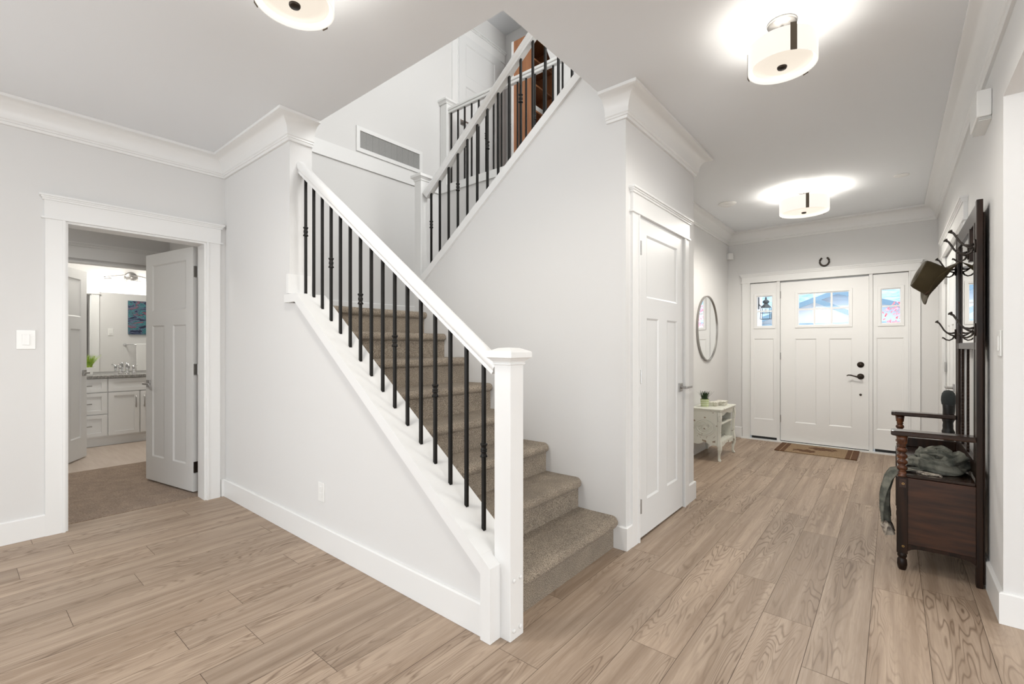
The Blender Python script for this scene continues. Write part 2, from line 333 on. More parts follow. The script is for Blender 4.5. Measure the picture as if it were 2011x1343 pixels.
wall('floor', lambda u, w, v: (u, v, w), -4.10, 1.5, 1.2, 5.0, CZ+.12, UZ, [(-4.15, -1.36, 1.59, 3.70)], m='wall', label='upper hallway floor slab around the stairwell', cat='floor')
wall('wall_stair_far', YW, -4.10, -1.30, 1.3, UZ-.005, 3.66, 3.78, label='grey wall beneath the upper hallway railing')
wall('wall_upper_south', YW, -4.22, 1.5, UZ, 5.6, 1.35, 1.56, label='upper hallway wall above the living area side')
wall('wall_upper_north', YW, -4.10, 1.5, UZ, 5.6, 4.85, 4.98, label='upper hallway wall behind the bookcase')
wall('wall_upper_east', XW, 1.59, 4.85, UZ, 5.6, .05, .15, [(2.1, 3.7, 3.9, 5.1)], label='upper hallway end wall with an opening added for the fill lamp')
wall('ceiling', lambda u, w, v: (u, v, w), -4.22, 1.5, 1.35, 4.98, 5.48, 5.6, m='ceil', label='upper hallway ceiling', cat='ceiling')
# vestibule and bathroom shell
wall('wall_vestibule', YW, -6.1, -4.36, 0, CZ, 1.53, 1.6, label='right wall of the carpeted room behind the left doorway')
wall('wall_vestibule', YW, -6.1, -4.36, 0, CZ, -.87, -.8, label='left wall of the carpeted room behind the left doorway')
wall('ceiling', lambda u, w, v: (u, v, w), -8.1, -4.36, -.87, 2.8, CZ, CZ+.1, m='ceil', label='ceiling over the carpeted room and bathroom', cat='ceiling')
wall('wall_bathroom_entry', XW, -.8, 2.7, 0, CZ, -6.2, -6.1, [(.56, 1.43, 0, 2.05)], label='wall around the bathroom doorway')
wall('wall_bathroom', XW, -.8, 2.7, 0, CZ, -8.12, -8.0, label='bathroom wall above the vanity')
wall('wall_bathroom', YW, -8.0, -6.2, 0, CZ, 2.7, 2.8, label='right side wall of the bathroom')
wall('wall_bathroom', YW, -8.0, -6.2, 0, CZ, -.87, -.8, label='left side wall of the bathroom')

# ------------------------------------------------------------------ crown moulding, baseboards
crown = [(0, 2.585), (.014, 2.585), (.018, 2.592), (.018, 2.600), (.024, 2.603), (.024, 2.612)]
for i in range(9):
    t = i/8*PI/2; crown.append((.030+.078*(1-math.cos(t)), 2.618+.100*math.sin(t)))
crown += [(.118, 2.722), (.118, 2.7395), (0, 2.7395)]
base = [(0, 0.001), (.015, 0.001), (.015, .134), (.009, .140), (0, .140)]
TR = [0]
def trim(fn, label, m='trim', cat='trim', smooth=False):
    TR[0] += 1; o = one(fn, 'trim_%d' % TR[0], m, kind='structure', label=label, cat=cat)
    if smooth: smooth_by_angle(o, 30)
    return o
trim(lambda b: b.sweep([(-4.22, -4.9), (-4.22, 1.435), (-3.09, 1.435), (-3.09, 1.588)], crown, -1), 'white cove crown moulding over the left doorway and stair wall', smooth=True)
trim(lambda b: b.sweep([(-1.358, 2.575), (-1.235, 2.575), (-1.235, 3.80), (-1.73, 3.80), (-1.73, 6.735), (.377, 6.735), (.377, -1.0)], crown, -1), 'white cove crown moulding running round the hallway', smooth=True)
def bb(name, path, label, side=-1, z=0):
    return one(lambda b: b.sweep(path, [(o, h+z) for o, h in base], side), name, 'trim', kind='structure', label=label, cat='baseboard')
bb('baseboard_left', [(-4.22, -4.9), (-4.22, .392)], 'white baseboard left of the doorway')
bb('baseboard_stair', [(-4.22, 1.403), (-4.22, 1.435), (-1.327, 1.435)], 'long white baseboard below the sloping stair wall')
bb('baseboard_closet', [(-1.309, 2.575), (-1.235, 2.575), (-1.235, 2.64)], 'white baseboard wrapping the corner beside the bottom step')
bb('baseboard_closet', [(-1.235, 3.642), (-1.235, 3.80), (-1.73, 3.80), (-1.73, 6.735), (-1.555, 6.735)], 'white baseboard right of the closet door and round the foyer')
bb('baseboard_right', [(.235, 6.735), (.377, 6.735), (.377, 5.945)], 'white baseboard in the far right foyer corner')
bb('baseboard_right', [(.377, 4.20), (.377, 2.955), (.55, 2.955)], 'white baseboard behind the hall tree and round the right corner')
bb('baseboard_landing', [(-3.09, 1.594), (-4.09, 1.594)], 'white baseboard on the near side of the stair landing', side=-1, z=1.52)
bb('baseboard_landing', [(-4.10, 1.60), (-4.10, 3.655)], 'white baseboard along the back of the stair landing', side=-1, z=1.52)
trim(lambda b: b.box(-4.10, -4.082, 1.59, 3.675, 2.995, 3.135), 'white band across the tall landing wall at the upper floor level')
trim(lambda b: b.box(-4.10, -1.30, 3.645, 3.775, 3.00, 3.085), 'white curb under the upper hallway railing')
trim(lambda b: (b.box(-3.106, -3.076, 1.42, 1.575, 1.572, 1.70)), 'white base block on the wall end above the railing cap')

def casing(plane, u0, u1, w, ztop, out, label, wd=.091, hd=.15, t=.016, ext=.012, both=False):
    # plane 'x' or 'y'; opening u0..u1; w wall face; out = +1/-1 outward normal
    mp = XW if plane == 'x' else YW
    def bx(b, a, c, z0, z1, d): b.panel(mp, a, c, z0, z1, *(sorted((w, w+out*d))))
    def fn(b):
        bx(b, u0-wd, u0, 0, ztop, t); bx(b, u1, u1+wd, 0, ztop, t)
        bx(b, u0-.010, u0+.004, 0, ztop, t+.006); bx(b, u1-.004, u1+.010, 0, ztop, t+.006)
        bx(b, u0-wd-ext-.006, u1+wd+ext+.006, ztop-.004, ztop+.008, t+.010)
        bx(b, u0-wd-ext+.008, u1+wd+ext-.008, ztop+.008, ztop+hd-.035, t+.004)
        for i, (e, h0, h1) in enumerate(((.012, -.035, -.022), (.018, -.022, -.012), (.026, -.012, 0))):
            bx(b, u0-wd-ext-e+.010, u1+wd+ext+e-.010, ztop+hd+h0, ztop+hd+h1, t+e)
    return trim(fn, label)
casing('x', .483, 1.303, -4.22, 2.05, 1, 'white casing and crowned head round the left doorway')
casing('x', 2.73, 3.552, -1.235, 2.045, 1, 'white casing and crowned head round the closet door')
casing('y', -1.46, .142, 6.735, 2.055, -1, 'wide white casing with crowned head over the front entrance', hd=.115)
casing('x', 4.30, 5.85, .377, 2.05, -1, 'white casing round the double closet doors in the right wall')
casing('x', .56, 1.43, -6.10, 2.075, 1, 'white casing above the bathroom doorway, seen through the left doorway')
casing('x', .56, 1.43, -6.20, 2.05, -1, 'white casing on the bathroom side of its doorway, seen in the mirror')
casing('x', 3.93, 4.71, -4.10, 5.06, 1, 'white casing round the upper hallway door')

def jamb(plane, u0, u1, z1, w0, w1, label):
    mp = XW if plane == 'x' else YW
    def fn(b):
        b.panel(mp, u0, u0+.018, 0, z1, w0, w1); b.panel(mp, u1-.018, u1, 0, z1, w0, w1); b.panel(mp, u0+.018, u1-.018, z1-.018, z1, w0, w1)
    return trim(fn, label)
jamb('x', .483, 1.303, 2.05, -4.362, -4.215, 'white jamb lining the left doorway')
jamb('x', 2.73, 3.552, 2.05, -1.365, -1.268, 'white jamb behind the closet door')
jamb('x', .56, 1.43, 2.05, -6.202, -6.098, 'white jamb lining the bathroom doorway')

# ------------------------------------------------------------------ doors
def door_leaf(parent, name, width, height, t, panels, m, label=None, rec=.009, z0=0.012, glass=None):
    """local: hinge edge at 0, u along +x, thickness along y 0..t"""
    b = MB()
    holes = [(p[0], p[1], p[2], p[3]) for p in panels] + ([glass] if glass else [])
    b.panel(YW, 0, width, z0, height, 0, t, holes)
    for p in panels:
        b.box(p[0], p[1], rec, t-rec, p[2], p[3])
        for ya, yb in ((0, rec), (t, t-rec)):      # sloped sticking
            e = .012; a, c, d, f = p
            q = [((a, ya, d), (c, ya, d), (c-e, yb, d+e), (a+e, yb, d+e)), ((c, ya, d), (c, ya, f), (c-e, yb, f-e), (c-e, yb, d+e)), ((c, ya, f), (a, ya, f), (a+e, yb, f-e), (c-e, yb, f-e)), ((a, ya, f), (a, ya, d), (a+e, yb, d+e), (a+e, yb, f-e))]
            for k in q: b.quad(*[(x, y-(.0005 if ya < yb else -.0005), z) for x, y, z in k])
    b.bm.transform(WM[parent]); return b.build(name, m, parent, label=label, norm=False)
def hinge(parent, u, y, z, m='nickel', w=.03):
    b = MB(); b.lathe((u, y, z-.045), [(.0, 0), (.0065, .001), (.0065, .089), (.0, .09)], 10); b.box(u-w if w > 0 else u, u if w > 0 else u-w, y-.002, y+.004, z-.045, z+.045)
    b.bm.transform(WM[parent]); b.build('hinge', m, parent)
def lever(parent, u, z, t, m='nickel', d=-1, square=True):
    def fn(sy, base):
        b = MB()
        if square: b.box(u-.032, u+.032, *sorted((base, base+sy*.010)), z-.032, z+.032)
        else: b.lathe((u, base, z), [(.001, 0), (.033, sy*.002), (.030, sy*.010), (.001, sy*.012)], 20, 'y')
        b.lathe((u, base, z), [(.010, 0), (.010, sy*.05)], 12, 'y')
        b.box(min(u, u+d*.115), max(u, u+d*.115)+.0, *sorted((base+sy*.040, base+sy*.054)), z-.009, z+.009)
        b.bm.transform(WM[parent]); b.build('door_handle', m, parent, bevel=.002)
    fn(-1, 0); fn(1, t)
def P3(w, h=2.03, st=.115):   # craftsman three panel layout
    lm = w/2-.076; return [(st, w-st, 1.53, h-.105), (st, lm, .235, 1.40), (w-lm, w-st, .235, 1.40)]
def P3b(w, h=2.03, st=.115):
    return [(st, w-st, 1.535, h-.10), (st, w/2-.075, .235, 1.405), (w/2+.075, w-st, .235, 1.405)]
# closet door: local x -> world +y, local y(thickness) -> world -x ; hinge at y=2.75
d = thing('door_2', (-1.2290, 2.752, 0), 'closed white three-panel closet door beside the stairs', 'door', PI/2, kind='structure')
door_leaf(d, 'door_panel', .778, 2.04, .035, P3b(.778, 2.04), 'door')
for z in (1.84, 1.03, .215): hinge(d, 0.009, -.007, z, w=.010)
lever(d, .722, .915, .035, d=1)
# left doorway door (opened inward)
ang = math.atan2(1.139-1.283, -5.282+4.475)
d = thing('door_3', (-4.4705, 1.3150, 0), 'open white three-panel door swung into the carpeted room', 'door', ang, kind='structure')
door_leaf(d, 'door_panel', .80, 2.045, .035, P3b(.80, 2.045), 'door', z0=.018)
for z in (1.84, 1.03, .22):
    b = MB(); b.lathe((-.012, .002, z-.045), [(.006, 0), (.006, .09)], 10); b.box(-.012, -.0005, .002, .032, z-.045, z+.045); b.bm.transform(WM[d]); b.build('hinge', 'bronze' if z < .5 else 'nickel', d)
lever(d, .745, .885, .035, d=-1)
# bathroom door, opened into bathroom
ang = math.atan2(.938-.524, -6.865+6.18)
d = thing('door_4', (-6.215, .565, 0), 'white panelled bathroom door standing open at the left', 'door', ang, kind='structure')
door_leaf(d, 'door_panel', .775, 2.04, .035, P3b(.775, 2.04), 'door')
lever(d, .72, .93, .035, d=-1)
# double closet doors in right wall: x=.39, y 4.30..5.85
for i, (hy, rz, lab) in enumerate(((5.848, -PI/2, 'far leaf of the white double closet doors in the right wall'), (4.302, PI/2, 'near leaf of the white double closet doors, mostly behind the hall tree'))):
    d = thing('door_%d' % (5+i), (.385 if i == 0 else .42, hy, 0), lab, 'door', rz, kind='structure')
    door_leaf(d, 'door_panel', .765, 2.03, .035, P3b(.765, 2.03), 'door')
    if i == 0:
        for z in (1.84, 1.03, .22): hinge(d, .012, -.008, z, w=-.028)
        lever(d, .70, .885, .035, d=-1)
# upper doors
d = thing('door_7', (-4.065, 3.935, UZ), 'white panelled door on the tall wall of the upper hallway', 'door', PI/2, kind='structure')
door_leaf(d, 'door_panel', .77, 2.03, .03, P3b(.77, 2.03), 'door')
lever(d, .045, .93, .03, d=1)
# front entrance -------------------------------------------------
WY = 6.735
d = thing('door_1', (-1.106, WY+.004, 0), 'white front entrance door with a six-pane window', 'door', 0, kind='structure')
fw = .895; FD = d
gl = (-.916+1.106, -.394+1.106, 1.478, 1.876)
door_leaf(d, 'door_panel', fw, 2.03, .045, [(.160, .386, .262, 1.312), (.512, .738, .262, 1.312)], 'front_door', z0=.022, glass=gl)
def grid(parent, g, nx, nz, y0, y1, mbar=.022, fr=.030, m='front_door', bar_m=None):
    b = MB(); a, c, e, f = g
    b.panel(YW, a-fr, c+fr, e-fr, f+fr, y0-.010, y0-.0005, [(a, c, e, f)])
    b.panel(YW, a-.004, c+.004, e-.004, f+.004, y0, y1, [(a+.008, c-.008, e+.008, f-.008)])
    b.bm.transform(WM[parent]); b.build('window_frame', m, parent, bevel=.003)
    b = MB(); mb = mbar/2
    for i in range(1, nx): u = a+(c-a)*i/nx; b.box(u-mb, u+mb, y0+.004, y0+.016, e, f)
    for i in range(1, nz): v = e+(f-e)*i/nz; b.box(a, c, y0+.003, y0+.015, v-mb, v+mb)
    b.bm.transform(WM[parent]); b.build('muntin', bar_m or m, parent)
    b = MB(); b.box(a+.002, c-.002, (y0+y1)/2-.002, (y0+y1)/2+.002, e+.002, f-.002); b.bm.transform(WM[parent]); b.build('glass_pane', 'glass', parent)
grid(d, gl, 3, 2, 0, .045, .020)
for z in (1.875, 1.095, .30): hinge(d, -.004, -.006, z, w=-.010)
def rosette(b, u, z, r): b.lathe((u, 0, z), [(.001, -.022), (r*.45, -.020), (r*.55, -.012), (r*.9, -.009), (r, -.004), (r, 0)], 24, 'y')
ux = -.288+1.106
b = MB(); rosette(b, ux, 1.005, .034); b.bm.transform(WM[d]); b.build('deadbolt', 'bronze', d, smooth=True)
b = MB(); rosette(b, ux, .868, .034); b.lathe((ux, 0, .868), [(.011, -.02), (.011, -.055)], 12, 'y')
b.tube([(ux, -.052, .868), (ux-.03, -.056, .866), (ux-.06, -.056, .873), (ux-.09, -.054, .882), (ux-.115, -.052, .882), (ux-.128, -.050, .872)], [.012, .010, .008, .008, .007, .005], 10)
b.bm.transform(WM[d]); b.build('door_handle', 'bronze', d, smooth=True)
b = MB(); b.lathe((ux, 0, .655), [(.001, -.012), (.009, -.010), (.013, -.003), (.013, 0)], 16, 'y'); b.bm.transform(WM[d]); b.build('door_stop_plug', 'bronze', d)
b = MB(); b.box(fw, fw+.006, -.004, .012, .82, .90); b.bm.transform(WM[d]); b.build('strike_plate', 'bronze', d)
# sidelights
for nm, xa, xb, g, pn, lab in (('window_1', -1.455, -1.145, (-1.382, -1.195, 1.478, 1.872), (-1.413, -1.180, .268, 1.318), 'narrow white sidelight left of the front door with lantern view'),
                               ('window_2', -.175, .137, (-.103, .071, 1.478, 1.872), (-.143, .097, .268, 1.318), 'narrow white sidelight right of the front door with red leaves view')):
    t = thing(nm, (xa, WY+.004, 0), lab, 'window', 0, kind='structure')
    door_leaf(t, 'side_panel', xb-xa, 2.04, .045, [(pn[0]-xa, pn[1]-xa, pn[2], pn[3])], 'front_door', z0=.045, glass=(g[0]-xa, g[1]-xa, g[2], g[3]), rec=.007)
    grid(t, (g[0]-xa, g[1]-xa, g[2], g[3]), 1, 2, 0, .045, .016)
    b = MB(); b.box(.018, xb-xa-.004, .0, .03, .016, .045); b.bm.transform(WM[t]); b.build('bottom_gap', 'black', t)
trim(lambda b: (b.box(-1.145, -1.110, WY-.010, WY+.06, 0, 2.05), b.box(-.209, -.176, WY-.010, WY+.06, 0, 2.05)), 'white mullion posts either side of the front door')
trim(lambda b: (b.box(-1.46, .142, 6.79, 6.87, 2.015, 2.05), b.box(-1.16, -1.085, 6.80, 6.87, .012, 2.015), b.box(-.235, -.16, 6.80, 6.87, .012, 2.015), b.box(-1.46, -1.43, 6.80, 6.87, .012, 2.015), b.box(.112, .142, 6.80, 6.87, .012, 2.015)), 'white door stops behind the front entrance door and sidelights')
b = MB(); b.box(.002, fw-.002, .006, .044, .0135, .0225); b.bm.transform(WM[FD]); b.build('door_sweep', 'black', FD)
trim(lambda b: (b.box(-1.56, .24, 6.685, 6.74, 0, .014), b.box(-1.46, .142, 6.74, 6.90, 0, .012)), 'pale threshold strip along the front entrance')
# right wall light switch etc. --------------------------------------------------
def switch(name, plane, w, out, u, z, lab, rocker=True, cat='light switch', hw=.035, hh=.058):
    sx = (w, w+out*.006); t = thing(name, (w, u, z-hh) if plane == 'x' else (u, w, z-hh), lab, cat)
    mp = XW if plane == 'x' else YW
    b = MB(); b.panel(mp, u-hw, u+hw, z-hh, z+hh, *sorted(sx)); b.build('cover_plate', 'plastic', t, bevel=.002)
    if rocker:
        b = MB(); b.panel(mp, u-.017, u+.017, z-.034, z+.034, *sorted((w+out*.0061, w+out*.011))); b.build('rocker', 'plastic', t, bevel=.002)
    else:
        for dz in (-.019, .019):
            b = MB(); b.panel(mp, u-.015, u+.015, z+dz-.015, z+dz+.015, *sorted((w+out*.0061, w+out*.009))); b.build('socket', 'plastic', t, bevel=.002)
    return t
switch('light_switch', 'x', -4.22, 1, .308, 1.264, 'square white rocker light switch left of the open doorway', hw=.042, hh=.060)
switch('wall_outlet', 'y', 1.435, -1, -2.672, .341, 'white wall outlet low on the sloping stair wall', rocker=False, cat='outlet')
switch('light_switch', 'x', .377, -1, 3.02, 1.236, 'white light switch on the right wall beside the hall tree')
switch('light_switch', 'x', -6.2, -1, 1.66, 1.45, 'white light switch seen reflected in the bathroom mirror')
# ------------------------------------------------------------------ staircase
R, T = .189, .254
def step_profile(x, z0, d=-1, depth=T, nose=.036, top=None):
    """x: riser position; climbs towards d; returns (x,z) outline"""
    z = z0+R; o = -d; r = .021
    pts = [(x, z0)]
    pts += [(x, z-.060), (x+o*.006, z-.058)]
    cx, cz = x+o*(nose-.026), z-.028
    for i in range(9):
        a = -PI/2+PI*i/8*1.0
        pts.append((cx+o*.028*math.cos(a), cz+.028*math.sin(a)))
    pts += [(x+d*.02, z+.001), (x+d*depth*.6, z-.001), (x+d*(depth), z), (x+d*(depth), z0)]
    return pts
def step(parent, name, x, z0, d, y0, y1, taper0=False, taper1=False, depth=T):
    ys = [y0, y0+.02, y0+.05]+[y0+.05+(y1-y0-.10)*i/6 for i in range(1, 6)]+[y1-.05, y1-.02, y1]
    Rg = []
    for y in ys:
        n = .040
        if taper1: n = .040-.022*max(0, 1-(y1-y)/.045)**2
        if taper0: n = .040-.022*max(0, 1-(y-y0)/.045)**2
        Rg.append([(px, y, pz) for px, pz in step_profile(x, z0, d, depth, n)])
    b = MB(); b.rings(Rg); o = b.build(name, 'carpet', parent); smooth_by_angle(o, 50); return o
st = thing('staircase', (-1.31, 2.08, 0), 'beige carpeted staircase rising behind the black and white railing', 'staircase')
for k in range(7): step(st, 'step', -1.31-T*k, R*k, -1, 1.586, 2.574, taper1=True)
b = MB()   # landing with its nose
pr_ = step_profile(-1.31-T*7, R*7, -1, .98)
b.rings([[(px, y, pz) for px, pz in pr_] for y in (1.592, 1.8, 2.3, 2.574)]); b.box(-4.098, -3.092, 2.574, 3.658, R*7, R*8)
smooth_by_angle(b.build('landing', 'carpet', st), 50)
for k in range(8): step(st, 'step', -3.088+T*k, R*(8+k), 1, 2.707, 3.655, depth=T if k < 7 else .02)
# closed soffit under the flights
def soff(b):
    b.prism([(-3.08, 2.706, 1.30), (-1.31, 2.706, 2.60), (-1.31, 2.706, 2.72), (-3.08, 2.706, 1.50)], (0, .95, 0))
one(soff, 'stair_soffit', 'wall', kind='structure', label='plaster underside of the upper stair flight', cat='ceiling')
# sloping white cap of the lower wall
def cap1(b):
    f = lambda x: .308+.752*(-1.270-x)
    top = [(-3.106, 1.563), (-2.940, 1.563), (-1.3272, .3515)]
    bot = [(-1.3272, .276), (-2.962, 1.510), (-3.106, 1.510)]
    b.prism([(x, 1.405, z) for x, z in top+bot], (0, .197, 0))
trim(cap1, 'white sloping cap along the lower stair wall carrying the iron balusters')
trim(lambda b: b.prism([(-1.327, 1.405, 0.001), (-1.272, 1.405, 0.001), (-1.272, 1.405, .310), (-1.327, 1.405, .3513)], (0, .175, 0)), 'white end board closing the sloping stair wall beside the newel')
F2 = lambda x: 1.79+.757*(x+3.15)
trim(lambda b: b.prism([(-3.155, 2.555, F2(-3.155)-.070), (-3.155, 2.555, F2(-3.155)), (-1.31, 2.555, F2(-1.31)), (-1.31, 2.555, F2(-1.31)-.070)], (0, .17, 0)), 'white sloping cap along the upper stair wall')

def newel(parent, x0, x1, y0, y1, z0, ztop, plugs=()):
    b = MB(); b.box(x0, x1, y0, y1, z0, ztop-.045); p = b.build('newel_post', 'trim', parent, bevel=.003)
    cx, cy, h = (x0+x1)/2, (y0+y1)/2, (x1-x0)/2
    b = MB(); lv = [(h+.001, -.062), (h+.006, -.060), (h+.006, -.054), (h+.003, -.052), (h+.006, -.046), (h+.018, -.034), (h+.026, -.030), (h+.026, -.008), (h+.022, -.004), (h-.012, .010), (.001, .012)]
    b.rings([[(cx-e, cy-e, ztop+z-.012), (cx+e, cy-e, ztop+z-.012), (cx+e, cy+e, ztop+z-.012), (cx-e, cy+e, ztop+z-.012)] for e, z in lv])
    b.build('post_cap', 'trim', p)
    for (px, py, pz) in plugs:
        b = MB(); b.lathe((px, py, pz), [(.0095, 0), (.0095, .003), (.007, .007), (.001, .009)], 12, 'x'); b.build('screw_plug', 'trim', p, smooth=True)
    return p
def baluster(parent, x, y, z0, z1, zc=None, r=.0078):
    b = MB(); n = 8; b.box(x-r, x+r, y-r, y+r, z0, z1); p = b.build('baluster', 'iron', parent, bevel=.0015)
    if zc:
        b = MB(); b.lathe((x, y, zc-.032), [(.011, 0), (.0165, .003), (.0165, .007), (.0125, .013), (.0105, .022), (.0145, .026), (.0145, .029), (.0115, .031), (.0145, .034), (.0145, .037), (.0105, .042), (.0125, .051), (.0165, .057), (.0165, .061), (.011, .064)], 16)
        b.build('collar', 'iron', p, smooth=True)
def rail(parent, A, B, w=.062, h=.066):
    """handrail between points A and B (top centre), moulded section"""
    A, B = Vector(A), Vector(B); t = (B-A).normalized(); s = Vector((0, 1, 0)); up = t.cross(s); up = up if up.z > 0 else -up
    sec = [(-.5, -.42), (-.5, -.16), (-.44, -.10), (-.47, -.02), (-.40, .0)]
    sec = [(-.36, -1), (-.36, -.74), (-.44, -.68), (-.5, -.52), (-.5, -.30), (-.42, -.12), (-.24, -.02), (0, 0)]
    full = sec+[(-a, b) for a, b in sec[-2::-1]]
    b = MB(); b.rings([[P+s*(a*w)+up*(c*h) for a, c in full] for P in (A, B)]); o = b.build('handrail', 'trim', parent); smooth_by_angle(o, 40); return o
# lower railing
r1 = thing('stair_railing', (-1.261, 1.513, 0), 'white handrail with black iron balusters along the lower stair flight', 'railing')
newel(r1, -1.305, -1.217, 1.469, 1.557, 0, 1.218, [(-1.217, 1.492, .249), (-1.217, 1.534, .249), (-1.217, 1.492, .041), (-1.217, 1.534, .041)])
zt = lambda x: 1.158+.735*(-1.305-x)
rail(r1, (-1.302, 1.513, zt(-1.302)), (-3.092, 1.513, zt(-3.092)))
capz = lambda x: 1.5625 if x < -2.940 else .3025+.7513*(-1.262-x)
for i in range(16):
    x = -3.022+i*(3.022-1.404)/15
    zc = (1.985-(i/15)*(1.985-.761)) if i % 3 == 0 else None
    baluster(r1, x, 1.51, capz(x)-.004, zt(x)-.076, zc)
# upper flight railing
r2 = thing('stair_railing', (-3.20, 2.64, 1.512), 'white handrail with black iron balusters along the upper stair flight', 'railing')
newel(r2, -3.243, -3.157, 2.597, 2.683, R*8, 2.735)
zr = lambda x: 2.973+.785*(x+2.52)+.085
rail(r2, (-3.155, 2.64, zr(-3.155)), (-1.20, 2.64, zr(-1.20)), w=.064, h=.070)
for i in range(16):
    x = -3.071+i*.1092
    zc = 2.27+(x+3.071)*.765 if i % 3 == 0 else None
    baluster(r2, x, 2.64, F2(x)-.004, zr(x)-.086, zc)
# upper hallway guard
r3 = thing('stair_railing', (-4.0, 3.70, UZ+.065), 'level white guard rail with black balusters beside the upper hallway', 'railing')
newel(r3, -4.095, -3.985, 3.655, 3.745, UZ+.065, 4.105)
b = MB(); b.box(-4.04, -1.35, 3.672, 3.732, 3.955, 3.985); b.box(-4.04, -1.35, 3.680, 3.724, 3.925, 3.955); b.build('handrail', 'trim', r3, bevel=.008)
for i in range(24):
    x = -3.953+i*.1095
    baluster(r3, x, 3.70, UZ+.063, 3.93, 3.50 if i % 3 == 2 else None)
# return air grille
t = thing('air_vent', (-4.098, 2.97, 3.15), 'long white return air grille on the tall landing wall', 'vent')
b = MB(); b.panel(XW, 2.555, 3.385, 3.155, 3.405, -4.0995, -4.085, [(2.595, 3.345, 3.195, 3.365)]); b.build('frame', 'trim', t, bevel=.002)
b = MB()
for i in range(18): b.box(-4.0985, -4.0965, 2.595, 3.345, 3.197+i*.0093, 3.2035+i*.0093)
b.build('louvres', 'darkvest', t)
b = MB()
for i in range(9): u = 2.67+i*.075; b.box(-4.096, -4.0945, u-.003, u+.003, 3.195, 3.365)
b.build('rib', 'darkvest', t)
# upper bookcase
t = thing('bookcase', (-3.445, 4.62, UZ), 'brown wooden bookcase in the upper hallway behind the guard rail', 'bookcase')
b = MB(); x0, x1, y0, y1, z0, z1 = -3.59, -3.30, 4.40, 4.84, UZ, 4.955
b.box(x0, x1, y0, y0+.02, z0, z1); b.box(x0, x1, y1-.02, y1, z0, z1); b.box(x0, x0+.015, y0+.02, y1-.02, z0, z1); b.box(x0+.015, x1, y0+.02, y1-.02, z1-.02, z1)
b.build('case', 'bookwood', t)
for i, z in enumerate((3.06, 3.42, 3.72, 4.03, 4.34, 4.64)):
    b = MB(); b.box(x0+.016, x1-.002, y0+.021, y1-.021, z, z+.02); b.build('shelf', 'bookwood', t)
b = MB(); b.box(x0-.03, x0, 4.39, 4.42, UZ, 4.955); b.build('edge_trim', 'trim', t)
o = box('box', 'ceramic', (-3.55, -3.32, 4.45, 4.78, 4.0505, 4.12), label='white box lying on a shelf of the upper bookcase', cat='box')
def slopewall(b): b.prism([(-3.32, 4.345, 5.2), (-3.10, 4.345, 4.72), (-2.97, 4.345, 4.38), (-2.97, 4.345, UZ), (-1.0, 4.345, UZ), (-1.0, 4.345, 5.48), (-3.32, 4.345, 5.48)], (0, .04, 0))
one(slopewall, 'wall_upper_partition', 'wall', kind='structure', label='pale sloped partition in front of the upper bookcase', cat='wall')

# ------------------------------------------------------------------ ceiling lights
def ceiling_light(cx, cy, r, zb, label, strap_ang, power):
    t = thing('ceiling_light', (cx, cy, CZ), label, 'ceiling light', group='semi-flush ceiling lights')
    h = .125 if r > .18 else .108
    b = MB(); b.lathe((cx, cy, CZ-.016), [(.001, 0), (.055, .001), (.062, .006), (.062, .0155)], 28); smooth_by_angle(b.build('canopy', 'nickel', t), 40)
    b = MB(); b.lathe((cx, cy, zb+.015), [(.007, 0), (.007, CZ-.016-zb-.015)], 10); b.build('stem', 'nickel', t)
    b = MB(); V = []
    pr = [(r, 0), (r, h), (r-.005, h), (r-.005, 0)]
    n = 64
    Rg = [[(cx+q*math.cos(2*PI*k/n), cy+q*math.sin(2*PI*k/n), zb+z) for q, z in pr] for k in range(n)]
    vs = [[b.bm.verts.new(p) for p in g] for g in Rg]
    for k in range(n):
        for j in range(4): b.bm.faces.new([vs[k][j], vs[k][(j+1) % 4], vs[(k+1) % n][(j+1) % 4], vs[(k+1) % n][j]])
    smooth_by_angle(b.build('glass_shade', 'shade', t), 40)
    b = MB(); b.lathe((cx, cy, zb+.004), [(.001, .0), (r*.5, .003), (r-.020, .012), (r-.018, .016), (r*.5, .008), (.001, .005)], 48); b.build('diffuser', 'diffuser', t, smooth=True)
    b = MB(); b.lathe((cx, cy, zb-.008), [(.001, 0), (.018, .002), (.021, .007), (.021, .012), (.001, .013)], 24); b.build('finial', 'bronze', t, smooth=True)
    for k in range(3):
        a = strap_ang+2*PI*k/3; c, s_ = math.cos(a), math.sin(a)
        def P(rr, tt, z): return (cx+c*rr-s_*tt, cy+s_*rr+c*tt, z)
        w = .013; b = MB()
        q = [P(r+.001, -w, zb-.004), P(r+.004, -w, zb-.004), P(r+.004, w, zb-.004), P(r+.001, w, zb-.004)]
        b.prism(q, (0, 0, h+.012)); q = [P(r-.05, -w, zb+h+.008), P(r+.004, -w, zb+h+.008), P(r+.004, w, zb+h+.008), P(r-.05, w, zb+h+.008)]
        b.prism([P(.010, -w*.5, zb+h-.002), P(r-.006, -w*.5, zb+h-.002), P(r-.006, w*.5, zb+h-.002), P(.010, w*.5, zb+h-.002)], (0, 0, .004))
        b.build('strap', 'brass_strap', t)
    point('bulb_light', (cx, cy, zb+.070), power[0], WARM, .04)
    for k in range(5):       # the light leaving through the glass diffuser and the shade
        a = 2*PI*k/5; q = r*.62; l = bpy.data.lights.new('diffuser_light', 'SPOT'); l.energy = power[1]/5; l.color = WARM; l.spot_size = math.radians(175); l.spot_blend = .6; l.shadow_soft_size = 0
        o = bpy.data.objects.new('diffuser_light', l); COL.objects.link(o); o.location = (cx+q*math.cos(a), cy+q*math.sin(a), zb-.012)
    return t
ceiling_light(-.401, 2.483, .143, 2.53, 'round frosted ceiling light nearest the camera over the hallway', math.radians(-63), (9, 26))
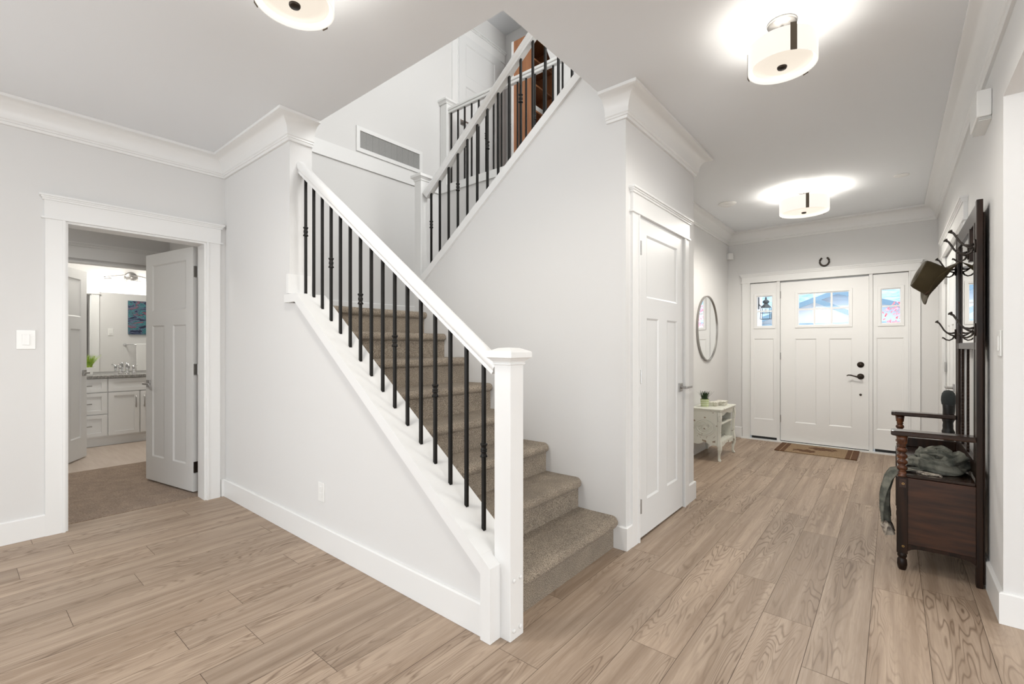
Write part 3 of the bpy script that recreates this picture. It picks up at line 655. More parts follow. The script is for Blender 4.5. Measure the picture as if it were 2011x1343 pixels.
ceiling_light(-.673, 5.33, .21, 2.53, 'larger round frosted ceiling light in the foyer by the front door', math.radians(-75), (24, 86))
ceiling_light(-1.773, .843, .142, 2.53, 'round frosted ceiling light cut by the top edge, left of the stairwell', math.radians(103), (7, 48))
def disc(name, c, r, label, cat):
    t = thing(name, (c[0], c[1], CZ), label, cat)
    b = MB(); b.lathe((c[0], c[1], CZ-.030), [(.001, .0), (r*.55, .0), (r*.62, .004), (r*.66, .012), (r*.9, .016), (r, .022), (r, .0295)], 32); smooth_by_angle(b.build('cover', 'plastic', t), 40)
disc('smoke_detector', (-1.36, 5.26), .088, 'round white smoke detector on the foyer ceiling', 'smoke detector')
b = MB(); b.lathe((.059, 5.37, CZ-.008), [(.001, 0), (.045, .001), (.055, .004), (.055, .0079)], 28); b.build('ceiling_cover', 'plastic', smooth=True, label='small flat white disc on the ceiling near the right wall', cat='ceiling cover')
t = thing('door_chime', (.377, 3.37, 2.34), 'white box door chime high on the right wall', 'door chime')
b = MB(); b.box(.322, .3765, 3.245, 3.50, 2.36, 2.492); b.build('cover', 'plastic', t, bevel=.006)
b = MB()
for i in range(3): b.box(.330+.0, .3765, 3.255, 3.49, 2.343+i*.006, 2.346+i*.006)
b.build('grille', 'plastic', t)
t = thing('motion_sensor', (-1.70, 6.705, 2.39), 'small white motion sensor in the upper left foyer corner', 'sensor')
b = MB(); q = [(-1.729, 6.66, 2.385), (-1.70, 6.655, 2.385), (-1.655, 6.70, 2.385), (-1.66, 6.734, 2.385), (-1.729, 6.734, 2.385)]
b.prism(q, (0, 0, .085)); b.build('housing', 'plastic', t, bevel=.006)
# horseshoe
b = MB(); pts = []
for i in range(25):
    a = math.radians(-50-i*260/24) if False else math.radians(58-i*(296)/24)
    pts.append((-.637+.047*math.cos(a), 6.722, 2.245+.052*math.sin(a)))
pts = [(x, y, z) for x, y, z in pts]
b.tube(pts, [.010]*25, 8, flat=1.0); b.build('horseshoe', 'bronze', smooth=True, label='dark iron horseshoe mounted above the front door', cat='horseshoe')
# door mat
def mat_mat():
    m = bpy.data.materials.new('woven_mat'); m.use_nodes = True; nt = m.node_tree; L = nt.links; b = nt.nodes['Principled BSDF']; b.inputs['Roughness'].default_value = 1
    tc = nd(nt, 'ShaderNodeTexCoord'); sp = nd(nt, 'ShaderNodeSeparateXYZ'); L.new(tc.outputs['Object'], sp.inputs[0])
    ax = nd(nt, 'ShaderNodeMath', operation='ABSOLUTE'); L.new(sp.outputs[0], ax.inputs[0])
    cr = nd(nt, 'ShaderNodeValToRGB'); L.new(ax.outputs[0], cr.inputs[0]); cr.color_ramp.interpolation = 'CONSTANT'
    e = cr.color_ramp.elements; e[0].position = 0; e[0].color = (0, 0, 0, 1); e[1].position = .285; e[1].color = (1, 1, 1, 1)
    for p, c in ((.325, 0), (.335, 1)): q = e.new(p); q.color = (c, c, c, 1)
    nz = nd(nt, 'ShaderNodeTexNoise', inp={'Scale': 260.0, 'Detail': 2.0}); L.new(tc.outputs['Object'], nz.inputs['Vector'])
    r = nd(nt, 'ShaderNodeMapRange', inp={1: .4, 2: .6}); L.new(nz.outputs['Fac'], r.inputs[0])
    A = nd(nt, 'ShaderNodeMix', data_type='RGBA'); A.inputs[6].default_value = (.15, .085, .04, 1); A.inputs[7].default_value = (.42, .30, .18, 1); L.new(r.outputs[0], A.inputs[0])
    # two irregular brown motifs
    mp = nd(nt, 'ShaderNodeMapping'); mp.inputs['Scale'].default_value = (1, 1.6, 1); L.new(tc.outputs['Object'], mp.inputs[0])
    nb = nd(nt, 'ShaderNodeTexNoise', inp={'Scale': 16.0, 'Detail': 3.0}); L.new(tc.outputs['Object'], nb.inputs['Vector'])
    tot = None
    for cx, cy, rr in ((-.11, -.12, .13), (.05, .10, .15)):
        ds = nd(nt, 'ShaderNodeVectorMath', operation='DISTANCE'); L.new(mp.outputs[0], ds.inputs[0]); ds.inputs[1].default_value = (cx, cy*1.6, 0)
        ad = nd(nt, 'ShaderNodeMath', operation='MULTIPLY_ADD'); L.new(nb.outputs['Fac'], ad.inputs[0]); ad.inputs[1].default_value = .34; L.new(ds.outputs['Value'], ad.inputs[2])
        lt = nd(nt, 'ShaderNodeMath', operation='LESS_THAN'); L.new(ad.outputs[0], lt.inputs[0]); lt.inputs[1].default_value = rr+.15
        if tot is None: tot = lt
        else:
            q = nd(nt, 'ShaderNodeMath', operation='MAXIMUM'); L.new(tot.outputs[0], q.inputs[0]); L.new(lt.outputs[0], q.inputs[1]); tot = q
    mx = nd(nt, 'ShaderNodeMath', operation='MAXIMUM'); L.new(tot.outputs[0], mx.inputs[0]); L.new(cr.outputs[0], mx.inputs[1])
    B = nd(nt, 'ShaderNodeMix', data_type='RGBA'); L.new(mx.outputs[0], B.inputs[0]); L.new(A.outputs[2], B.inputs[6]); B.inputs[7].default_value = (.115, .052, .022, 1)
    L.new(B.outputs[2], b.inputs['Base Color']); return m
M['mat'] = mat_mat()
b = MB(); b.box(-1.075, -.295, 6.15, 6.68, .0005, .009); b.build('door_mat', 'mat', bevel=.002, label='brown patterned doormat with striped ends before the front door', cat='doormat')

# ------------------------------------------------------------------ round mirror
t = thing('round_mirror', (-1.715, 5.79, 1.05), 'round wall mirror with thin grey frame above the nightstand', 'mirror')
b = MB(); b.lathe((-1.7285, 5.79, 1.435), [(.378, 0), (.378, .012), (.001, .012)], 72, 'x'); b.build('mirror_glass', 'mirror', t)
b = MB(); n = 72; Rg = []
for k in range(n):
    a = 2*PI*k/n; ca, sa = math.cos(a), math.sin(a)
    Rg.append([(-1.7289+dx, 5.79+ca*rr, 1.435+sa*rr) for rr, dx in ((.378, 0), (.390, 0), (.390, .024), (.378, .024))])
Rg.append(Rg[0]); b.rings(Rg, cap=False); smooth_by_angle(b.build('mirror_frame', 'greyframe', t, norm=True), 40)

# ------------------------------------------------------------------ nightstand
NS = thing('nightstand', (-1.56, 5.455, 0), 'small distressed white nightstand with curved legs against the foyer wall', 'nightstand')
nx0, nx1, ny0, ny1 = -1.715, -1.420, 5.185, 5.725
b = MB(); b.box(nx0-.005, nx1+.030, ny0-.025, ny1+.025, .535, .553); b.build('top', 'antique_white', NS, bevel=.006)
b = MB(); b.box(nx0, nx1+.015, ny0-.010, ny1+.010, .518, .5345); b.build('top_moulding', 'antique_white', NS, bevel=.005)
def scallop(p0, p1, zt, zb, dep, n=24):   # closed outline along p0->p1
    P0, P1 = Vector(p0), Vector(p1); top = [tuple(P0.lerp(P1, i/n))+(zt,) for i in range(n+1)]
    bot = [tuple(P0.lerp(P1, 1-i/n))+(zb+dep*(math.sin(PI*(i/n))**.6)+dep*.25*math.cos(4*PI*i/n)-dep*.25,) for i in range(n+1)]
    return top+bot
for y, nm in ((ny0, 'side_panel'), (ny1-.014, 'side_panel')):
    b = MB(); b.prism([(x, yy, z) for x, yy, z in scallop((nx0+.02, y), (nx1-.02, y), .518, .150, .035)], (0, .014, 0)); p = b.build(nm, 'antique_white', NS)
    if y == ny0:   # raised oval ornament
        b = MB(); cx = (nx0+nx1)/2
        for a_, c_ in ((.105, .085), (.085, .068)):
            b.tube([(cx+a_*math.cos(2*PI*k/36), y-.002, .345+c_*math.sin(2*PI*k/36)) for k in range(37)], .006, 6, cap=False)
        for k in range(9):
            a0 = 2*PI*k/9; b.tube([(cx+(.03+.012*j)*math.cos(a0+j*.35), y-.002, .345+(.022+.010*j)*math.sin(a0+j*.35)) for j in range(4)], [.004, .006, .005, .002], 6)
        b.build('carved_ornament', 'antique_white', p, smooth=True)
b = MB(); b.box(nx0, nx0+.012, ny0+.02, ny1-.02, .15, .518); b.build('back_panel', 'antique_white', NS)
b = MB(); b.box(nx0+.013, nx1-.006, ny0+.016, ny1-.016, .372, .388); b.build('shelf', 'antique_white', NS, bevel=.003)
b = MB(); b.box(nx0+.013, nx1+.004, ny0+.016, ny1-.016, .180, .196); b.build('shelf', 'antique_white', NS, bevel=.003)
b = MB(); b.prism([(nx1-.006, y, z) for _, y, z in scallop((0, ny0+.02), (0, ny1-.02), .518, .465, .026)], (.012, 0, 0)); b.build('upper_apron', 'antique_white', NS)
b = MB(); b.prism([(nx1-.006, y, z) for _, y, z in scallop((0, ny0+.02), (0, ny1-.02), .185, .135, .026)], (.012, 0, 0)); b.build('lower_apron', 'antique_white', NS)
for sx, sy in ((1, -1), (1, 1), (-1, -1), (-1, 1)):
    x = nx1 if sx > 0 else nx0+.012; y = ny0 if sy < 0 else ny1; Rg = []
    for z, o, w in ((.518, .004, .017), (.46, .010, .018), (.36, .004, .015), (.24, .001, .015), (.165, .008, .020), (.12, .010, .018), (.07, .000, .012), (.03, -.001, .011), (.012, .006, .014), (.0, .008, .013)):
        cx, cy = x+sx*o*(1 if sx > 0 else .3), y+sy*o
        Rg.append([(cx-w, cy-w, z), (cx+w, cy-w, z), (cx+w, cy+w, z), (cx-w, cy+w, z)])
    b = MB(); b.rings(Rg); b.build('leg', 'antique_white', NS, bevel=.004)
# gingham plant pot
def gingham():
    m = bpy.data.materials.new('gingham'); m.use_nodes = True; nt = m.node_tree; L = nt.links; b = nt.nodes['Principled BSDF']; b.inputs['Roughness'].default_value = .5
    tc = nd(nt, 'ShaderNodeTexCoord'); tot = None
    for ax in 'xyz':
        sp = nd(nt, 'ShaderNodeSeparateXYZ'); L.new(tc.outputs['Object'], sp.inputs[0])
    sp = nd(nt, 'ShaderNodeSeparateXYZ'); L.new(tc.outputs['Object'], sp.inputs[0])
    at = nd(nt, 'ShaderNodeMath', operation='ARCTAN2'); L.new(sp.outputs[1], at.inputs[0]); L.new(sp.outputs[0], at.inputs[1])
    outs = []
    for src, k in ((at.outputs[0], 24/(2*PI)*1.0), (sp.outputs[2], 46)):
        m1 = nd(nt, 'ShaderNodeMath', operation='MULTIPLY'); L.new(src, m1.inputs[0]); m1.inputs[1].default_value = k
        m2 = nd(nt, 'ShaderNodeMath', operation='FRACT'); L.new(m1.outputs[0], m2.inputs[0])
        m3 = nd(nt, 'ShaderNodeMath', operation='GREATER_THAN'); L.new(m2.outputs[0], m3.inputs[0]); m3.inputs[1].default_value = .5; outs.append(m3)
    ad = nd(nt, 'ShaderNodeMath', operation='ADD'); L.new(outs[0].outputs[0], ad.inputs[0]); L.new(outs[1].outputs[0], ad.inputs[1])
    hf = nd(nt, 'ShaderNodeMath', operation='MULTIPLY'); L.new(ad.outputs[0], hf.inputs[0]); hf.inputs[1].default_value = .5
    mx = nd(nt, 'ShaderNodeMix', data_type='RGBA'); mx.inputs[6].default_value = (.75, .78, .62, 1); mx.inputs[7].default_value = (.36, .46, .15, 1); L.new(hf.outputs[0], mx.inputs[0]); L.new(mx.outputs[2], b.inputs['Base Color']); return m
M['gingham'] = gingham()
def grass(name, parent, c, r, h, n, m, w=.004, spread=.7, seed=1):
    rg = random.Random(seed); b = MB()
    for i in range(n):
        a = rg.random()*2*PI; q = r*math.sqrt(rg.random())*.8; hh = h*(.65+.35*rg.random()); ln = spread*hh*(.2+.8*rg.random())*(q/r+.25); bx, by = c[0]+q*math.cos(a), c[1]+q*math.sin(a)
        pts = []
        for k in range(5):
            s = k/4; pts.append(Vector((bx+math.cos(a)*ln*s**1.8, by+math.sin(a)*ln*s**1.8, c[2]+hh*s*(1-.12*s*spread))))
        t = Vector((-math.sin(a), math.cos(a), 0)); nn = Vector((math.cos(a), math.sin(a), .3))*w*.35; L_, R_, C_ = [], [], []
        for k, p in enumerate(pts):
            ww = w*(1-(k/4)**1.5)+.0002; L_.append(b.bm.verts.new(p-t*ww)); R_.append(b.bm.verts.new(p+t*ww)); C_.append(b.bm.verts.new(p-nn))
        for k in range(4): b.bm.faces.new([L_[k], C_[k], C_[k+1], L_[k+1]]); b.bm.faces.new([C_[k], R_[k], R_[k+1], C_[k+1]])
    return b.build(name, m, parent, norm=False)
pt = thing('potted_plant', (-1.603, 5.30, .5535), 'small spiky green plant in a green checked pot on the nightstand', 'plant')
b = MB(); b.lathe((-1.603, 5.30, .554), [(.038, 0), (.040, .002), (.046, .086), (.043, .086), (.040, .07), (.001, .07)], 32); smooth_by_angle(b.build('pot', 'gingham', pt), 40)
b = MB(); b.lathe((-1.603, 5.30, .6235), [(.038, 0), (.001, .006)], 20); b.build('soil', 'bark', pt)
grass('leaves', pt, (-1.603, 5.30, .625), .040, .115, 110, 'leaf_dark', .0042, .6, 3)
for i, (cx, cy, w, d_, h, lab) in enumerate(((-1.545, 5.43, .040, .045, .045, 'small cream lidded box nearest the potted plant on the nightstand'), (-1.50, 5.55, .052, .060, .050, 'larger cream lidded box behind the small one on the nightstand'))):
    t = thing('trinket_box', (cx, cy, .5535), lab, 'box')
    b = MB(); b.box(cx-w, cx+w, cy-d_, cy+d_, .554, .554+h*.75); b.build('box_base', 'cream', t, bevel=.003)
    b = MB(); e = .008; z = .554+h*.75
    b.rings([[(cx-w-q, cy-d_-q, z+zz), (cx+w+q, cy-d_-q, z+zz), (cx+w+q, cy+d_+q, z+zz), (cx-w-q, cy+d_+q, z+zz)] for q, zz in ((0, 0), (e, .004), (e, .010), (-.01, .016))]); b.build('lid', 'cream', t, bevel=.002)
b = MB(); Rg = []
for k in range(13):
    y = 5.21+k*.024; w = .07*math.sin(PI*(k+.6)/13.2)**.35
    Rg.append([(-1.53+w*math.cos(a)*1.25, y, .389+.030*(1+.12*math.sin(k*2.1))*(1+math.sin(a))) for a in [2*PI*j/14 for j in range(14)]])
b.rings(Rg); b.build('folded_cloth', 'greycloth', smooth=True, label='charcoal folded cloth on the upper shelf inside the nightstand', cat='cloth')
# ------------------------------------------------------------------ hall tree
HT = thing('hall_tree', (.19, 3.80, 0), 'tall dark oak hall tree with mirror, hooks, arms and box seat against the right wall', 'hall tree')
XF, XB, YN, YF = .327, .352, 3.300, 4.300     # frame faces, near and far ends
def htb(nm, m, dims, bevel=.003, lab=None):
    b = MB(); b.box(*dims); return b.build(nm, m, HT, bevel=bevel, label=lab)
for y0, y1 in ((YN, YN+.045), (YF-.045, YF)):
    htb('back_post', 'dwood', (XF, XB, y0, y1, 0, 1.965))
htb('back_board', 'dwood', (XB, .3605, YN+.01, YN+.10, .02, 1.90)); htb('back_board', 'dwood', (XB, .3605, YF-.10, YF-.01, .02, 1.90))
htb('top_rail', 'dwood', (XF+.003, XB, YN+.045, YF-.045, 1.865, 1.955))
htb('mirror_rail', 'dwood', (XF+.003, XB, YN+.045, YF-.045, 1.205, 1.243))
htb('lower_rail', 'dwood', (XF+.003, XB, YN+.045, YF-.045, .535, .62))
htb('stile', 'dwood', (XF+.001, XF+.011, YN+.095, YN+.128, .62, 1.865)); htb('stile', 'dwood', (XF+.001, XF+.011, YF-.128, YF-.095, .62, 1.865))
b = MB(); b.box(.3395, .3435, YN+.05, YF-.05, 1.243, 1.865); b.build('mirror_glass', 'mirror', HT)
b = MB(); b.box(.3440, .3500, YN+.05, YF-.05, 1.243, 1.865); b.build('mirror_backing', 'dwood', HT)
for yy in (3.715, 3.985):
    Rg = []
    for k in range(61):
        z = .62+.585*k/60; w = .011+.0035*abs(math.sin(k*PI/2.0+.3)); Rg.append([(.328, yy-w, z), (.339, yy-w, z), (.339, yy+w, z), (.328, yy+w, z)])
    b = MB(); b.rings(Rg); b.build('back_slat', 'dwood', HT)
def leg(y, face):
    L0 = HT; x = .040
    b = MB(); h = .0235
    b.box(x-h, x+h, y-h, y+h, .095, .510)
    b.lathe((x, y, 0), [(.014, .0), (.019, .008), (.0225, .03), (.021, .055), (.016, .066), (.021, .074), (.021, .082), (.018, .096)], 20)
    o = b.build('front_leg', 'dwood', L0, bevel=.002); smooth_by_angle(o, 40)
    b = MB()   # inlaid brass studs on the block faces
    for z in (.475, .135):
        b.lathe((x+.004, y-h-.0005, z), [(.0035, 0), (.0035, -.002), (.006, -.002), (.006, 0)], 14, 'y')
    b.build('brass_ring', mat_brass, o)
    b = MB(); b.box(x-.012, x+.016, y-h-.0012, y-h+.001, .455, .50); b.build('worn_patch', 'dpanel', o)
    # barley twist arm support
    b = MB(); Rg = []
    b.lathe((x, y, .510), [(.022, 0), (.022, .006), (.017, .012), (.021, .020), (.016, .030)], 20)
    N = 64
    for k in range(N+1):      # bulbous barley turning with slanted bulbs
        z = .540+.130*k/N; R_ = []
        for jj in range(20):
            q = 2*PI*jj/20; ph = 2*PI*4*k/N/2; rr = .0125+.0115*abs(math.sin(ph+.55*math.sin(q)))**.7
            R_.append((x+rr*math.cos(q), y+rr*math.sin(q), z))
        Rg.append(R_)
    b.rings(Rg); b.lathe((x, y, .668), [(.014, 0), (.020, .008), (.016, .016), (.022, .024), (.024, .045), (.026, .066)], 20)
    b.build('twisted_support', 'twist', L0, smooth=True)
mat_brass = mat('brass', (.45, .30, .12), .35, .9)
leg(YN+.022, -1); leg(YF-.022, 1)
for y0, y1 in ((YN-.022, YN+.078), (YF-.078, YF+.022)):
    b = MB(); z = .7345
    pts = [(-.008, y0+.012), (.004, y0), (.20, y0+.008), (.345, y0+.002), (.345, y1-.002), (.20, y1-.008), (.004, y1), (-.008, y1-.012)]
    pts = [(min(px, .3265), py) for px, py in pts]
    b.prism([(px, py, z) for px, py in pts], (0, 0, .027)); b.build('armrest', 'polished', HT, bevel=.006)
# seat box
htb('seat', 'polished', (.020, .3265, YN+.012, YF-.012, .508, .524), .003)
for y in (YN+.008, YF-.020):
    htb('side_panel', 'dpanel', (.062, .3265, y, y+.012, .135, .507), .001)
    b = MB(); n = 16; xs = [.062+(.3265-.062)*i/n for i in range(n+1)]
    b.prism([(x, y-.004, .150) for x in xs]+[(x, y-.004, .150-.018-.022*(abs(2*i/n-1)**6)) for i, x in reversed(list(enumerate(xs)))], (0, .016, 0)); b.build('lower_rail', 'dwood', HT)
htb('front_panel', 'dpanel', (.030, .044, YN+.043, YF-.043, .135, .507), .001)
htb('seat_rail', 'dwood', (.065, .3265, YF-.045, YF-.014, .524, .585), .004)
# hooks
def hook(y, z, label=None, s=1.0):
    x = XF; b = MB()
    b.prism([(x-.0005, y-.012, z-.03), (x-.0005, y+.012, z-.03), (x-.0005, y+.016, z), (x-.0005, y+.012, z+.035), (x-.0005, y-.012, z+.035), (x-.0005, y-.016, z)], (-.006, 0, 0))
    up = [(x-.004, z+.012), (x-.022, z+.008), (x-.042, z+.012), (x-.058, z+.030), (x-.070, z+.055), (x-.082, z+.078), (x-.092, z+.086)]
    b.tube([(a, y, c) for a, c in up], [.0065, .0055, .005, .005, .0048, .005, .007], 8)
    lo = [(x-.004, z-.010), (x-.026, z-.002), (x-.046, z+.014), (x-.056, z+.026)]
    b.tube([(a, y, c) for a, c in lo], [.0055, .0045, .0045, .004], 8)
    b.tube([(x-.006, y, z-.006), (x-.016, y, z-.028), (x-.032, y, z-.038), (x-.048, y, z-.034), (x-.060, y, z-.022), (x-.068, y, z-.020)], [.006, .005, .0045, .0045, .0045, .0065], 8)
    bm2 = bmesh.new(); bmesh.ops.create_uvsphere(bm2, u_segments=12, v_segments=8, radius=.011); 
    bmesh.ops.scale(bm2, vec=(1.0, 1.2, .55), verts=bm2.verts); bmesh.ops.rotate(bm2, verts=bm2.verts, matrix=Matrix.Rotation(-.7, 3, 'Y')); bmesh.ops.translate(bm2, verts=bm2.verts, vec=(x-.095, y, z+.090))
    me = bpy.data.meshes.new('t'); bm2.to_mesh(me); bm2.free(); b.bm.from_mesh(me); bpy.data.meshes.remove(me)
    b.build('coat_hook', 'hook', HT, smooth=True)
for y, z in ((3.322, 1.732), (3.60, 1.735), (4.278, 1.725), (3.322, 1.305), (4.278, 1.30)): hook(y, z)
htb('hook_mount', 'dwood', (XF-.0005, XF+.02, 3.575, 3.625, 1.69, 1.87), .002)
# lining scraps: hat -------------------------------------------------
def make_hat():
    C = Vector((.232, 4.185, 1.648)); nrm = Vector((-.80, -.16, .56)).normalized()
    side = Vector((0, 1, 0)); side = (side-nrm*side.dot(nrm)).normalized(); fwd = side.cross(nrm).normalized()
    if fwd.z > 0: fwd = -fwd       # fwd points down along the brim
    t = thing('hat', C, 'olive brown felt hat hanging on the far upper hook of the hall tree', 'hat')
    def P(u, v, w): return C+fwd*u+side*v+nrm*w
    n = 48; Rg = []
    prof = [(1.0, 0.0), (.99, .02), (.975, .06), (.95, .10), (.90, .118), (.80, .126), (.55, .118), (.25, .108), (.02, .105)]
    for q, h in prof:
        ring = []
        for k in range(n):
            a = 2*PI*k/n; u = .100*q*math.cos(a); v = .082*q*math.sin(a)
            hh = h*(1-.10*math.cos(a)*(1 if h > .05 else 0))
            if q < .85: hh -= .016*max(0, math.cos(a))*(1-q)
            ring.append(P(u, v, hh))
        Rg.append(ring)
    b = MB(); b.rings(Rg, cap=False); b.bm.faces.new(b.bm.verts[-n:] if False else [v for v in list(b.bm.verts)[-n:]])
    b.build('crown', 'hat', t, smooth=True)
    Rg = []
    for q, in ((0.,), (.25,), (.5,), (.75,), (1.,)):
        ring = []
        for k in range(n):
            a = 2*PI*k/n; rr = 1+q*.62; u = .100*(1+q*.55)*math.cos(a); v = .082*(1+q*.72)*math.sin(a)
            w = .040*q**2*abs(math.sin(a))**2.2-.030*q**1.6*max(0, math.cos(a))**2-.012*q*max(0, -math.cos(a))
            ring.append((u, v, w))
        Rg.append(ring)
    up = [[P(u, v, w+.0018) for u, v, w in r] for r in Rg]; dn = [[P(u, v, w-.0018) for u, v, w in r] for r in Rg]
    b = MB(); b.rings(up+dn[::-1], cap=False); b.build('brim', 'hat', t, smooth=True)
    b = MB(); b.rings([[P(.1012*math.cos(2*PI*k/n)*s_, .0832*math.sin(2*PI*k/n)*s_, h) for k in range(n)] for s_, h in ((1.005, .003), (1.02, .008), (1.01, .014), (1.0, .015))], cap=False); b.build('hat_band', 'hatband', t, smooth=True)
make_hat()
# ------------------------------------------------------------------ scarf
def scarf_mat():
    m = mat('sage_scarf', (.075, .080, .066), .95, var=((18, 18, 18), (.20, .20, .165), 4, .42, .62), bump=(300, .6, .002)); return m
M['scarf'] = scarf_mat(); M['scarf_edge'] = mat('pale_fringe', (.46, .41, .34), .95, var=((40, 40, 40), (.20, .17, .15), 3, .45, .6))
SC = thing('scarf', (.19, 3.56, .525), 'crumpled sage green scarf heaped on the hall tree seat, hanging over its front', 'scarf')
def heap():
    rg = random.Random(5); b = MB(); cx, cy = .198, 3.55; zb = .5245
    # several wound rolls of cloth, each a thick wavy tube with pinched folds
    for j, (r, z, th, ph, w) in enumerate(((.082, .030, .032, .3, 1.0), (.066, .066, .028, 1.4, 1.0), (.046, .048, .026, 2.7, .9), (.052, .094, .020, 4.0, .8), (.028, .070, .024, 5.1, .9))):
        pts = []; rad = []; n = 60
        for k in range(n+1):
            a = ph+2*PI*1.08*k/n
            rr = r*(1+.10*math.sin(3*a+j)); pts.append((cx+rr*1.15*math.cos(a)+.008*math.sin(j), cy+rr*1.45*math.sin(a), zb+z+.014*math.sin(2*a+j*1.7)))
            rad.append(th*(1+.16*math.sin(5*a+j)+.10*math.sin(11*a+2*j)))
        P = [Vector(p) for p in pts]; Rg = []
        for i, p in enumerate(P):
            t = (P[min(i+1, n)]-P[max(i-1, 0)]).normalized(); s_ = t.cross(Vector((0, 0, 1))).normalized(); u = s_.cross(t)
            ring = []
            for q in range(26):
                an = 2*PI*q/26; fold = 1+.13*math.sin(4*an+i*.16+j)+.09*math.sin(7*an-i*.11)
                v = p+s_*math.cos(an)*rad[i]*fold+u*math.sin(an)*rad[i]*fold*w; v.z = max(v.z, zb+.002); ring.append(v)
            Rg.append(ring)
        b.rings(Rg)
    return b
heap().build('heap', 'scarf', SC, smooth=True)
def drape(x0, pts, name, m, width0, width1, seed):
    """cloth strip following pts (x,z) in a vertical plane, with folds across y"""
    b = MB(); n = 40; mseg = 22; V = []
    P = [Vector(p) for p in pts]; 
    def at(t):
        f = t*(len(P)-1); i = min(int(f), len(P)-2); return P[i].lerp(P[i+1], f-i)
    F, Bk = [], []
    for i in range(n+1):
        t = i/n; c = at(t); w = width0+(width1-width0)*t; row = []; row2 = []
        for j in range(mseg+1):
            s_ = j/mseg-.5; y = c.y+s_*w; amp = .020*min(1, t*3)*(1 if t > .3 else .5)
            x = c.x-amp*math.sin(s_*19+seed+t*2.4)-.006*math.sin(s_*37+seed*2); z = c.z+.010*math.sin(s_*7+seed)*(t)
            row.append(b.bm.verts.new((x, y, z))); row2.append(b.bm.verts.new((x+.003, y, z+.0015)))
        F.append(row); Bk.append(row2)
    for i in range(n):
        for j in range(mseg):
            b.bm.faces.new([F[i][j], F[i][j+1], F[i+1][j+1], F[i+1][j]]); b.bm.faces.new([Bk[i][j], Bk[i+1][j], Bk[i+1][j+1], Bk[i][j+1]])
    o = b.build(name, m, SC, smooth=True, norm=True); return o
drape(0, [(.150, 3.47, .545), (.10, 3.445, .535), (.050, 3.43, .532), (.012, 3.42, .524), (-.016, 3.41, .480), (-.036, 3.40, .40), (-.040, 3.40, .32), (-.034, 3.40, .245)], 'hanging_end', 'scarf', .10, .15, 1.0)
drape(0, [(-.034, 3.40, .245), (-.028, 3.40, .215), (-.016, 3.40, .170)], 'striped_border', 'scarf_edge', .15, .13, 2.2)
b = MB(); rg = random.Random(2)
for k in range(34):
    t = k/33; x = .065+.135*t; y = 3.395+.015*math.sin(t*9)-.055*t+.03; b.tube([(x, y, .528+.004*rg.random()), (x+.004*rg.random(), y-.014-.008*rg.random(), .5275), (x+.003*rg.random(), y-.026-.006*rg.random(), .5268)], [.0035, .0028, .0018], 5)
b.tube([(.060+.014*i, 3.425-.0065*i+.004*math.sin(i*1.3), .532) for i in range(11)], .0055, 6)
b.build('fringe', 'scarf_edge', SC, smooth=True)
# dark carved post with knob behind the hall tree
t = thing('carved_post', (.300, 4.42, 0), 'dark carved wooden post with rounded knob standing behind the far arm of the hall tree', 'carved post')
b = MB(); Rg = []; N = 70
for k in range(N+1):
    z = .001+.83*k/N; a = k*.62; wv = .003*math.sin(k*.75)+.002*math.sin(k*1.7); r = .030+wv if z < .72 else .030+.004*(z-.72)/.11
    Rg.append([(.300+(r+.0025*math.sin(3*q+a*.5))*math.cos(q), 4.42+(r+.0025*math.cos(2*q+a))*math.sin(q), z) for q in [2*PI*j/20 for j in range(20)]])
b.rings(Rg); b.build('shaft', 'bronze' if False else 'postwood' if 'postwood' in M else 'dwood', t, smooth=True)
b = MB(); b.lathe((.300, 4.42, .80), [(.026, 0), (.036, .02), (.039, .045), (.038, .070), (.033, .095), (.022, .112), (.001, .118)], 28); b.build('knob', 'greycloth', t, smooth=True)

# ------------------------------------------------------------------ bathroom
V = thing('vanity_cabinet', (-7.71, 1.2, 0), 'white shaker vanity cabinet with drawers and doors in the bathroom', 'vanity')
vx0, vx1 = -7.998, -7.44
def vb(nm, m, dims, par=V, bevel=.002): b = MB(); b.box(*dims); return b.build(nm, m, par, bevel=bevel)
vb('carcass', 'door', (vx0, vx1, .30, 2.45, .105, .828)); vb('toe_kick', 'door', (vx0, vx1-.03, .31, 2.44, .001, .104))
def front(nm, y0, y1, z0, z1, pull):
    b = MB(); b.panel(XW, y0+.002, y1-.002, z0+.002, z1-.002, vx1+.0005, vx1+.020, [(y0+.055, y1-.055, z0+.045, z1-.045)]); b.box(vx1+.0006, vx1+.010, y0+.053, y1-.053, z0+.043, z1-.043)
    o = b.build(nm, 'door', V)
    b = MB(); x = vx1+.020
    if pull == 'h': yc = (y0+y1)/2; zc = (z0+z1)/2; P = [(x+.028, yc-.07, zc), (x+.028, yc+.07, zc)]; st_ = [(yc-.05, zc), (yc+.05, zc)]
    elif pull is None: b.bm.free(); return
    else: yc = y1-.04 if pull == 'r' else y0+.04; zc = z1-.13; P = [(x+.028, yc, zc-.075), (x+.028, yc, zc+.075)]; st_ = [(yc, zc-.055), (yc, zc+.055)]
    b.tube(P, .0055, 8)
    for (yy, zz) in st_: b.tube([(x, yy, zz), (x+.028, yy, zz)], .0045, 8)
    b.build('pull_handle', 'nickel', o, smooth=True)
for z0, z1 in ((.66, .825), (.395, .655), (.125, .39)): front('drawer', .80, 1.231, z0, z1, 'h')
front('false_drawer', 1.237, 1.86, .66, .825, None)
front('cabinet_door', 1.237, 1.545, .125, .655, 'r'); front('cabinet_door', 1.550, 1.86, .125, .655, 'l')
for z0, z1 in ((.66, .825), (.395, .655), (.125, .39)): front('drawer', 1.866, 2.30, z0, z1, 'h')
front('cabinet_door', .32, .79, .125, .825, 'r')
